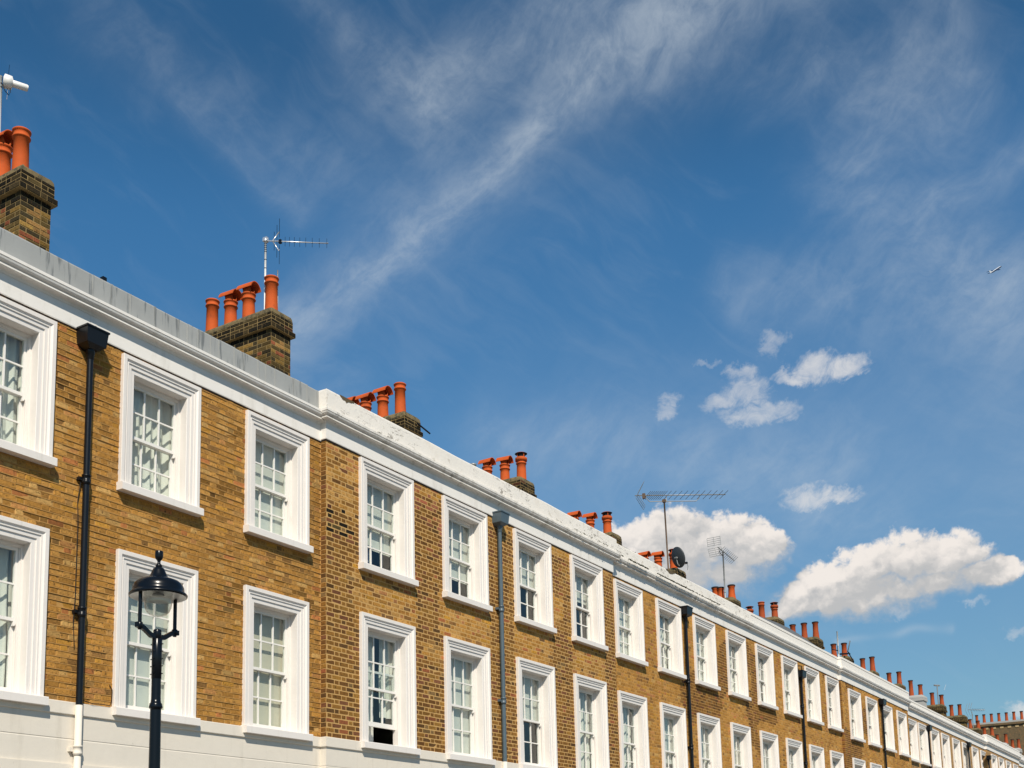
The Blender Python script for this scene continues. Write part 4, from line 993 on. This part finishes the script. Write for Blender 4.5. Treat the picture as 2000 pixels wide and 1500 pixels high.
chimney(13, 65.58, 11.26, 2.0, 3.6, [(2.19, 11.92, 'taper'), (2.68, 12.21, 'taper')], 'render', w=.8)
chimney(14, 70.64, 11.35, 2.0, 3.6, [(2.13, 11.98, 'taper'), (2.64, 12.16, 'taper')], w=.85)
chimney(15, 76.9, 11.4, 2.0, 3.8, [(2.33, 12.18, 'taper'), (2.82, 12.19, 'taper')], w=.9)
chimney(16, 81.5, 11.05, 2.0, 3.6, [(2.1, 11.6, 'taper'), (2.6, 11.75, 'taper')], w=.7)
chimney(17, 86.6, 11.05, 2.0, 3.6, [(2.1, 11.70, 'taper'), (2.6, 11.72, 'taper')], w=.8)
chimney(18, 92.0, 11.0, 2.0, 3.6, [(2.05, 11.75, 'taper'), (2.65, 11.75, 'taper')], 'render', w=.9)
chimney(19, 98.2, 11.15, 2.0, 4.4, [(2.1, 11.95, 'taper'), (2.55, 11.95, 'taper'), (3.0, 11.95, 'taper')], 'render', w=.9)
b = MB(); H = houses[3]; b.tube([(18.9 - H.location.x, 1.93 - H.location.y, 11.24), (19.35 - H.location.x, 1.93 - H.location.y, 11.16)], .018, 6); b.build('iron_bracket', M_black, st3)
b = MB(); b.smooth = True; b.lathe([(.05, 11.2), (.05, 11.40), (.075, 11.405), (.075, 11.44), (.02, 11.46)], (21.26 - H.location.x, 2.10 - H.location.y, -.345), 12); b.cur = 0; b.lathe([(.04, 9.3), (.04, 11.2)], (21.26 - H.location.x, 2.10 - H.location.y, -.345), 10); b.build('vent_flue', M_greysteel, H)

# ------------------------------------------------------------------ aerials and dish
def yagi(parent, p0, d, length, els, el_dir, el_len, r=.012, er=.0035, m=None, me=None, thick=None):
    """boom from p0 along d with rod elements"""
    d = Vector(d).normalized(); e = Vector(el_dir).normalized(); p0 = Vector(p0)
    b = MB(); b.smooth = True; b.tube([p0, p0 + d * length], r, 8); b.build('boom', m, parent)
    q = MB()
    for t in els:
        c = p0 + d * t; q.tube([c - e * el_len / 2, c + e * el_len / 2], er, 5)
        if thick: q.box(c.x - thick, c.x + thick, c.y - thick, c.y + thick, c.z - thick * 1.5, c.z + thick * 1.5)
    q.build('elements', me, parent, kind='stuff') if len(els) > 300 else q.build('elements', me, parent)
# white boxed aerial at the left edge
A = thing('tv_aerial', 'white plastic boxed aerial on a banded white mast at the left edge', 'aerial', (9.73, 2.95, 12.1))
b = MB(); b.smooth = True; b.tube([(0, 0, -.3), (-.005, .03, 1.86)], .028, 10); b.build('mast', M_pole, A)
b = MB(); b.smooth = True
for z in (1.72, 1.66, 1.40, 1.36, 1.06, 1.02, .66, .62, .4): b.lathe([(.031, z), (.031, z + .018)], (-.004, .028, 0), 10)
b.build('tape_bands', M_black, A)
ad = Vector((.30, -.18, -.02)).normalized()
b = MB(); b.smooth = True
p = Vector((.09, -.02, 1.80))
b.tube([p - ad * .07, p - ad * .055, p + ad * .05, p + ad * .065], [.06, .105, .10, .06], 12); b.build('reflector_box', M_plastic, A)
b = MB(); b.smooth = True; b.tube([p + ad * .03, p + ad * .06, p + ad * .27, p + ad * .285], [.05, .055, .052, .04], 10); b.build('boom_cover', M_plastic, A)
b = MB(); b.tube([p + Vector((0, 0, .1)), p + Vector((.01, 0, .30))], .003, 5); b.tube([p + Vector((0, 0, -.1)), p + Vector((-.01, 0, -.30))], .003, 5); b.build('rod', M_black, A)
b = MB(); b.tube([Vector((.01, .02, 1.74)), Vector((.05, -.02, 1.62)), Vector((.10, -.04, 1.58)), Vector((.12, -.04, 1.64)), Vector((.11, -.04, 1.76))], .006, 6); b.build('cable', M_black, A)
# bright aerial over the second stack
A = thing('tv_aerial', 'bright silver aerial with short rods on a striped mast over four red pots', 'aerial', (14.84, 2.40, 12.2))
b = MB(); b.smooth = True; b.tube([(0, 0, -.1), (0, 0, 1.40)], .020, 10); b.build('mast', M_pole, A)
b = MB(); b.smooth = True
for z in (.62, .80, .97, 1.13, 1.17, 1.21, 1.25, 1.29): b.lathe([(.0225, z), (.0225, z + .014)], (0, 0, 0), 10)
b.build('tape_bands', M_black, A)
b = MB(); b.box(-.05, .05, -.03, .03, 1.335, 1.385); b.box(-.03, .03, -.045, .045, 1.345, 1.42); b.build('mast_clamp', M_alu, A)
bd = Vector((15.553 - 14.84, 1.506 - 2.40, 0)).normalized()
yagi(A, (0.02, -.02, 1.36), bd, 1.13, [.33, .41, .50, .60, .71, .83, .96, 1.10], (0, 0, 1), .19, .011, .0035, M_alu, M_black, .008)
b = MB(); b.smooth = True
o0 = Vector((0.02, -.02, 1.36)) + bd * .10
for s in (1, -1): b.tube([o0, o0 + bd * .12 + Vector((0, 0, s * .19))], .010, 6)
b.build('reflector_arm', M_alu, A)
b = MB()
for k, t in enumerate((.03, .08, .125)):
    for s in (1, -1):
        c = o0 + bd * t + Vector((0, 0, s * .19 * t / .12)); hgt = (.14, .20, .26)[k]
        b.tube([c - Vector((0, 0, .12 if s > 0 else hgt)), c + Vector((0, 0, hgt if s > 0 else .12))], .0045, 5)
b.build('reflector_rods', M_black, A)
b = MB(); c = Vector((0.02, -.02, 1.36)) + bd * .24; b.box(c.x - .025, c.x + .025, c.y - .025, c.y + .025, c.z - .04, c.z + .03); b.build('junction_box', M_black, A)
A = thing('vent_rod', 'short pale rod standing behind the nearest red pot under the silver aerial', 'rod', (15.01, 2.25, 12.2))
b = MB(); b.smooth = True; b.tube([(0, 0, -.1), (0, 0, .80)], .010, 8); b.build('rod', M_pole, A)
# long rusty aerial
A = thing('tv_aerial', 'long rusty many rod aerial with grid reflector on a brown mast before the white cloud', 'aerial', (32.40, 2.27, 10.8))
b = MB(); b.smooth = True; b.tube([(0, 0, -.6), (-.02, .02, 1.2), (-.03, .04, 2.55)], .027, 8); b.build('mast', M_rust, A)
bd = Vector((33.45 - 31.86, .70 - 3.065, 0)).normalized(); pd = Vector((-bd.y, bd.x, 0)); p0 = Vector((31.86 - 32.40, 3.065 - 2.27, 2.70))
eld = Vector(cr) * .38 + Vector((0, 0, .38)) - Vector(cw) * .65
yagi(A, p0, bd, 2.85, [.38 + .065 * i for i in range(9)] + [.38 + .585 + .06, 1.18, 1.36, 1.54, 1.72, 1.90, 2.08, 2.27, 2.46, 2.64, 2.80], eld, .44, .016, .007, M_greysteel, M_rust, .009)
b = MB(); b.smooth = True
q0, q1 = p0 + bd * .33, p0 + bd * 2.02; dn = Vector((0, 0, -.20))
b.tube([q0, q0 + dn * .5 + bd * .03, q0 + dn + bd * .12, q1 + dn - bd * .10, q1 + dn * .5 - bd * .01, q1], .013, 8); b.tube([p0 + bd * .98, p0 + bd * .98 + dn], .010, 6); b.build('cradle_bar', M_greysteel, A)
b = MB(); c = Vector((-.03, .04, 2.50)); b.box(c.x - .05, c.x + .05, c.y - .05, c.y + .05, c.z - .03, c.z + .06); c = p0 + bd * .28; b.box(c.x - .04, c.x + .04, c.y - .04, c.y + .04, c.z - .10, c.z + .06); b.build('clamp', M_rust, A)
b = MB()
for s in (1, -1):
    o0 = p0 + bd * .06; ax = (bd * .22 + Vector((0, 0, s * .40)))
    for t in (0.0, 1.0): pass
    for k in range(8): c = o0 + ax * (k + 1) / 8; b.tube([c - pd * .22, c + pd * .22], .0045, 4)
    for u in (-.2, 0, .2): b.tube([o0 + pd * u, o0 + ax + pd * u], .006, 4)
b.build('reflector_grid', M_greysteel, A)
# grey grid aerial
A = thing('tv_aerial', 'grey grid reflector aerial on a thin jointed mast between the two big clouds', 'aerial', (37.20, 2.32, 10.9))
b = MB(); b.smooth = True; b.tube([(0, 0, -.6), (-.01, -.005, 1.95)], .026, 8); b.build('mast', M_greysteel, A)
b = MB(); b.smooth = True
for z in (.45, .9, 1.35): b.lathe([(.031, z), (.031, z + .03)], (0, 0, 0), 8)
b.build('mast_joint', M_black, A)
bd = Vector((.72, -.16, -.22)).normalized(); pd = Vector((.53, -.848, 0.0)); p0 = Vector((-.10, .14, 2.08))
yagi(A, p0, bd, 1.05, [.22 + .09 * i for i in range(10)], Vector((.53, -.848, 0)) * .5 + Vector((0, 0, .5)) - Vector(cw) * .5, .36, .016, .007, M_greysteel, M_greysteel)
b = MB(); up = Vector((0, 0, 1))
for s in (1, -1):
    o0 = p0 - bd * .02 - pd * .10 + up * .03 * s; ax = (up * .30 * s - pd * (.02 if s > 0 else -.06))
    for k in range(5): c = o0 + ax * (k + .3) / 4.3; b.tube([c - pd * .23 - up * .03, c + pd * .23 + up * .05], .007, 4)
    for u in (-.23, 0, .23): b.tube([o0 + pd * u + up * .17 * u, o0 + ax + pd * u + up * .17 * u], .008, 4)
b.build('reflector_grid', M_greysteel, A)
b = MB(); b.tube([(-.10, .10, 1.98), (-.12, .05, 1.84), (-.05, 0, 1.76), (.0, 0, 1.82)], .012, 6); b.build('cable', M_black, A)
# white stub with black rods near the two pots
A = thing('tv_aerial', 'short white mast with black crossed rods beside the banded far pots', 'aerial', (46.2 + 3.6, 2.1, 10.6))
b = MB(); b.smooth = True; b.tube([(0, 0, -.4), (-.02, 0, 1.55)], .03, 8); b.build('mast', M_pole, A)
b = MB(); b.tube([(-.55, .1, .68), (.1, 0, .70)], .022, 5); b.tube([(.72, -.3, .62), (.55, -.25, .72), (.78, -.32, 1.22)], .024, 5); b.tube([(.55, -.25, .72), (.95, -.38, .30)], .024, 5); b.tube([(.05, 0, .55), (.55, -.25, .62)], .04, 5); b.tube([(-.06, 0, .55), (-.02, 0, .95)], .022, 5); b.build('rods', M_black, A)
# small far aerials
A = thing('tv_aerial', 'thin grey mast with a small cross rod on the far stack with two pots', 'aerial', (70.6, 2.32, 10.8))
b = MB(); b.tube([(0, 0, -.6), (-.05, -.02, 1.78)], .03, 6); b.build('mast', M_greysteel, A)
b = MB(); b.tube([(-.25, .1, 1.74), (.2, -.1, 1.76)], .05, 6); b.tube([(.45, -.3, 1.5), (.6, -.4, 1.85)], .008, 4); b.build('boom', M_greysteel, A)
A = thing('tv_aerial', 'tall thin far aerial with fan reflector standing before the small low cloud', 'aerial', (113.0, 7.9, 13.0))
b = MB(); b.tube([(0, 0, 0), (-.35, 0, 3.3)], .035, 6); b.build('mast', M_greysteel, A)
bd = Vector((.85, -.6, .03)).normalized(); p0 = Vector((-.85, .25, 3.45))
yagi(A, p0, bd, 2.1, [.5 + .2 * i for i in range(8)], (-.4, -.5, .7), .35, .025, .012, M_greysteel, M_greysteel)
b = MB()
for s in (1, -1):
    for u in (-.3, 0, .3): b.tube([p0 + Vector((u * .6, u * .8, 0)), p0 + Vector((u * .6, u * .8, 0)) + bd * .30 + Vector((0, 0, s * .62))], .016, 4)
b.build('reflector_grid', M_greysteel, A)
# satellite dish
D = thing('satellite_dish', 'dark grey satellite dish clamped to the rusty aerial mast by a red pot', 'dish', (32.22, 1.91, 11.386))
nv = Vector((.90, -.36, .30)).normalized(); ua = nv.cross(Vector((0, 0, 1))).normalized(); va = ua.cross(nv)
b = MB(); b.smooth = True; rings, n = 7, 28; vs = []; fs = []
for layer in (0.0, .012):
    for i in range(rings + 1):
        t = i / rings
        for k in range(n):
            a = 2 * math.pi * k / n; u = .275 * t * math.cos(a); v = .33 * t * math.sin(a)
            vs.append(ua * u + va * v + nv * (.075 * t * t - layer))
for layer in (0, 1):
    base = layer * (rings + 1) * n
    for i in range(rings):
        for k in range(n):
            q = (base + i * n + k, base + i * n + (k + 1) % n, base + (i + 1) * n + (k + 1) % n, base + (i + 1) * n + k); fs.append(q if layer == 0 else tuple(reversed(q)))
for k in range(n): fs.append((rings * n + k, rings * n + (k + 1) % n, (2 * rings + 1) * n + (k + 1) % n, (2 * rings + 1) * n + k))
b.add(vs, fs); b.build('reflector', M_dish, D)
b = MB(); c = -nv * .03; b.tube([c + va * .02, c - va * .20, c - va * .26 + nv * .05], .018, 6); b.tube([c - ua * .05 - nv * .01, c + ua * .05 - nv * .01], .03, 6); b.build('bracket', M_greysteel, D)
b = MB(); b.tube([-va * .26 + nv * .05, -va * .24 + nv * .36], .013, 6); b.build('lnb_arm', M_greysteel, D)
b = MB(); b.smooth = True; e_ = -va * .22 + nv * .36; b.tube([e_ + nv * .04, e_ + nv * .02, e_ - nv * .05, e_ - nv * .07], [.02, .038, .038, .03], 10); b.build('lnb', M_black, D)
b = MB(); b.tube([e_ + nv * .03, e_ - va * .12 + nv * .02, e_ - va * .22 - nv * .04], .006, 5); b.tube([Vector((-.3, .1, -.02)), Vector((-.34, .1, -.1)), Vector((-.31, .1, -.25))], .006, 5); b.build('cable', M_black, D)

# ------------------------------------------------------------------ end terrace with the long chimney wall
E_ = thing('end_terrace_house', 'dark mossy brick end wall crossing the view, a row of red pots along its top', 'house', (116.0, 0.0, 0.0))
b = MB(); b.box(-.6, .6, -9.0, 8.6, 12.0, 15.15); b.box(-.75, .75, -9.1, 8.7, 15.15, 15.35); b.build('chimney_wall', M_oldbrick, E_)
b = MB(); b.box(-.70, .70, -9.05, 8.65, 15.35, 15.52); b.build('mortar_cap', M_render_grey, E_)
b = MB(); b.box(-.2, 9, -9.0, 8.6, 0, 12.0); b.build('wall', M_farbrick, E_)
b = MB()
for i in range(26): b.box(-.64, -.60, -8.8 + i * .66, -8.5 + i * .66, 14.85, 15.05)
b.build('dentil', mat('pale_corbel', (0.42, 0.30, 0.15), 0.9), E_)
b = MB(); b.smooth = True; b.lathe([(.17, 0), (.15, .08), (.125, .5), (.12, .75), (.14, .78)], n=14); b.cur = 1; b.lathe([(.14, .78), (.15, .80), (.15, .86), (.13, .88), (.1, .88), (.1, .8)], n=14)
pm = b.mesh('chimney_pot', [M_terra_old, M_soot])
for i in range(26):
    o = link('chimney_pot', pm, E_, (random.uniform(-.04, .04), 8.1 - i * .655, 15.5)); o.rotation_euler = (0, 0, i)

# ------------------------------------------------------------------ street lamp
Lm = thing('street_lamp', 'black street lamp with bell canopy and clear glass bowl before the lower window', 'street lamp', (7.035, -3.845, 0.12))
def lat(prof, name, m, n=28, parent=Lm):
    b = MB(); b.smooth = True; b.lathe([(r, z - .12) for r, z in prof], n=n); return b.build(name, m, parent)
lat([(.16, .12), (.16, .55), (.13, .60), (.10, .66), (.085, .70), (.062, .9), (.052, 2.4), (.0475, 3.20), (.047, 3.215), (.058, 3.22), (.060, 3.235), (.055, 3.25), (.055, 3.262), (.046, 3.268), (.042, 3.30), (.041, 3.49)], 'column', M_lampblack)
lat([(.041, 3.485), (.044, 3.487), (.044, 3.845), (.040, 3.85), (.032, 3.855)], 'sleeve', M_lampblack)
b = MB()
for z in (3.53, 3.60, 3.665, 3.735, 3.80):
    for a in (.3, 1.87, 3.44, 5.0): b.tube([(.043 * math.cos(a), .043 * math.sin(a), z - .12), (.062 * math.cos(a), .062 * math.sin(a), z - .12)], .0055, 6)
b.build('bolts', M_lampblack, Lm)
lat([(.030, 3.85), (.036, 3.856), (.036, 3.925), (.03, 3.935), (.001, 3.936)], 'socket', M_lampblack)
for s in (1, -1):
    b = MB(); b.box(-.001, .001, -.001, .001, 3.74, 3.741)
    pts = [(s * .025, 3.865), (s * .075, 3.87), (s * .165, 3.925), (s * .240, 3.94)]
    v = []; f = []
    for (x, z) in pts: v += [(x, -.017, z - .02 - .12), (x, .017, z - .02 - .12), (x, .017, z - .12 + .025), (x, -.017, z - .12 + .025)]
    for i in range(3):
        for k in range(4): f.append((i * 4 + k, i * 4 + (k + 1) % 4, (i + 1) * 4 + (k + 1) % 4, (i + 1) * 4 + k))
    f += [(3, 2, 1, 0), (12, 13, 14, 15)]
    b = MB(); b.add(v, f); b.build('bracket_arm', M_lampblack, Lm)
    b = MB(); b.smooth = True; b.lathe([(.017, 3.93 - .12), (.017, 4.25 - .12)], (s * .200, 0, 0), 12); b.lathe([(.0, 3.90 - .12), (.016, 3.902 - .12), (.018, 3.915 - .12), (.027, 3.92 - .12), (.027, 3.965 - .12), (.018, 3.972 - .12)], (s * .200, 0, 0), 10); b.build('side_post', M_lampblack, Lm)
# canopy: rim, dish, bell, finial
lat([(.246, 4.232), (.256, 4.238), (.258, 4.250), (.250, 4.262), (.236, 4.268), (.228, 4.285), (.227, 4.300), (.223, 4.325), (.209, 4.352), (.182, 4.376), (.142, 4.392), (.108, 4.400), (.094, 4.406), (.084, 4.418), (.070, 4.445), (.058, 4.475), (.048, 4.497), (.036, 4.507), (.022, 4.512)], 'canopy', M_lampblack, 40)
lat([(.246, 4.232), (.225, 4.245), (.19, 4.262), (.12, 4.272), (.001, 4.275)], 'canopy_lining', mat('white_enamel', (0.78, 0.76, 0.72), 0.3), 40)
lat([(.022, 4.505), (.028, 4.516), (.030, 4.526), (.020, 4.538), (.014, 4.548), (.014, 4.566), (.020, 4.576), (.032, 4.590), (.036, 4.606), (.036, 4.655), (.033, 4.660), (.001, 4.660)], 'finial', M_lampblack)
lat([(.001, 4.052), (.04, 4.056), (.075, 4.072), (.102, 4.10), (.118, 4.14), (.124, 4.19), (.127, 4.265), (.122, 4.266), (.119, 4.19), (.113, 4.142), (.098, 4.104), (.072, 4.077), (.04, 4.061), (.001, 4.057)], 'glass_bowl', M_bowl, 32)
lat([(.02, 4.27), (.05, 4.262), (.055, 4.25), (.03, 4.245), (.001, 4.245)], 'lamp_holder', M_greysteel)

# ------------------------------------------------------------------ airliner
JP = Vector((4273.05, 531.5 - 0.0, 2149.0))
rr, uu, ww_ = Vector(cr), Vector(cu), Vector(cw)
J = thing('airliner', 'tiny climbing airliner, white above and dark below, high at the right edge', 'airplane', JP)
ax = (rr * .80 + uu * .56 + ww_ * .30).normalized()
sp = (rr * -.62 + uu * .05 + ww_ * .78); sp = (sp - ax * sp.dot(ax)).normalized(); upj = ax.cross(sp)
if upj.z < 0: upj = -upj
def jp(a, s_, u): return ax * a + sp * s_ + upj * u
b = MB(); b.smooth = True; n = 14; st_ = [(-32, .4, 1.5), (-26, 1.6, .8), (-14, 3.0, 0), (16, 3.1, 0), (24, 2.8, -.1), (29, 1.7, -.5), (31, .4, -.8)]
vs = [jp(a, r_ * math.cos(2 * math.pi * k / n), u + r_ * math.sin(2 * math.pi * k / n)) for a, r_, u in st_ for k in range(n)]
for i in range(len(st_) - 1):
    for k in range(n):
        b.cur = 1 if math.sin(2 * math.pi * (k + .5) / n) < .80 else 0
        b.f.append((i * n + k, i * n + (k + 1) % n, (i + 1) * n + (k + 1) % n, (i + 1) * n + k)); b.mi.append(b.cur); b.sm.append(True)
b.v = [tuple(v) for v in vs]; b.build('fuselage', [M_jet, M_jetblue], J)
def slab(root, tip, up_):
    b = MB(); pts = root + tip
    v = [tuple(q + up_ * .35) for q in pts] + [tuple(q - up_ * .35) for q in pts]; b.add(v, [(0, 1, 3, 2), (4, 6, 7, 5), (0, 4, 5, 1), (2, 3, 7, 6), (0, 2, 6, 4), (1, 5, 7, 3)]); return b
for s in (1, -1):
    slab([jp(8, s * 2, -1), jp(-5, s * 2, -1)], [jp(-11, s * 30, 2), jp(-14, s * 30, 2)], upj).build('wing', M_jetblue, J)
    slab([jp(-23, s * 1, 1), jp(-29, s * 1, 1)], [jp(-29, s * 11, 1.5), jp(-32, s * 11, 1.5)], upj).build('tailplane', M_jetblue, J)
    b = MB(); b.smooth = True; b.tube([jp(6, s * 10, -2.6), jp(0, s * 10, -2.4)], [1.6, 1.2], 10); b.build('engine', M_jetblue, J)
slab([jp(-20, 0, 2), jp(-29, 0, 2)], [jp(-29, 0, 11), jp(-33, 0, 11)], sp).build('tail_fin', M_jet, J)
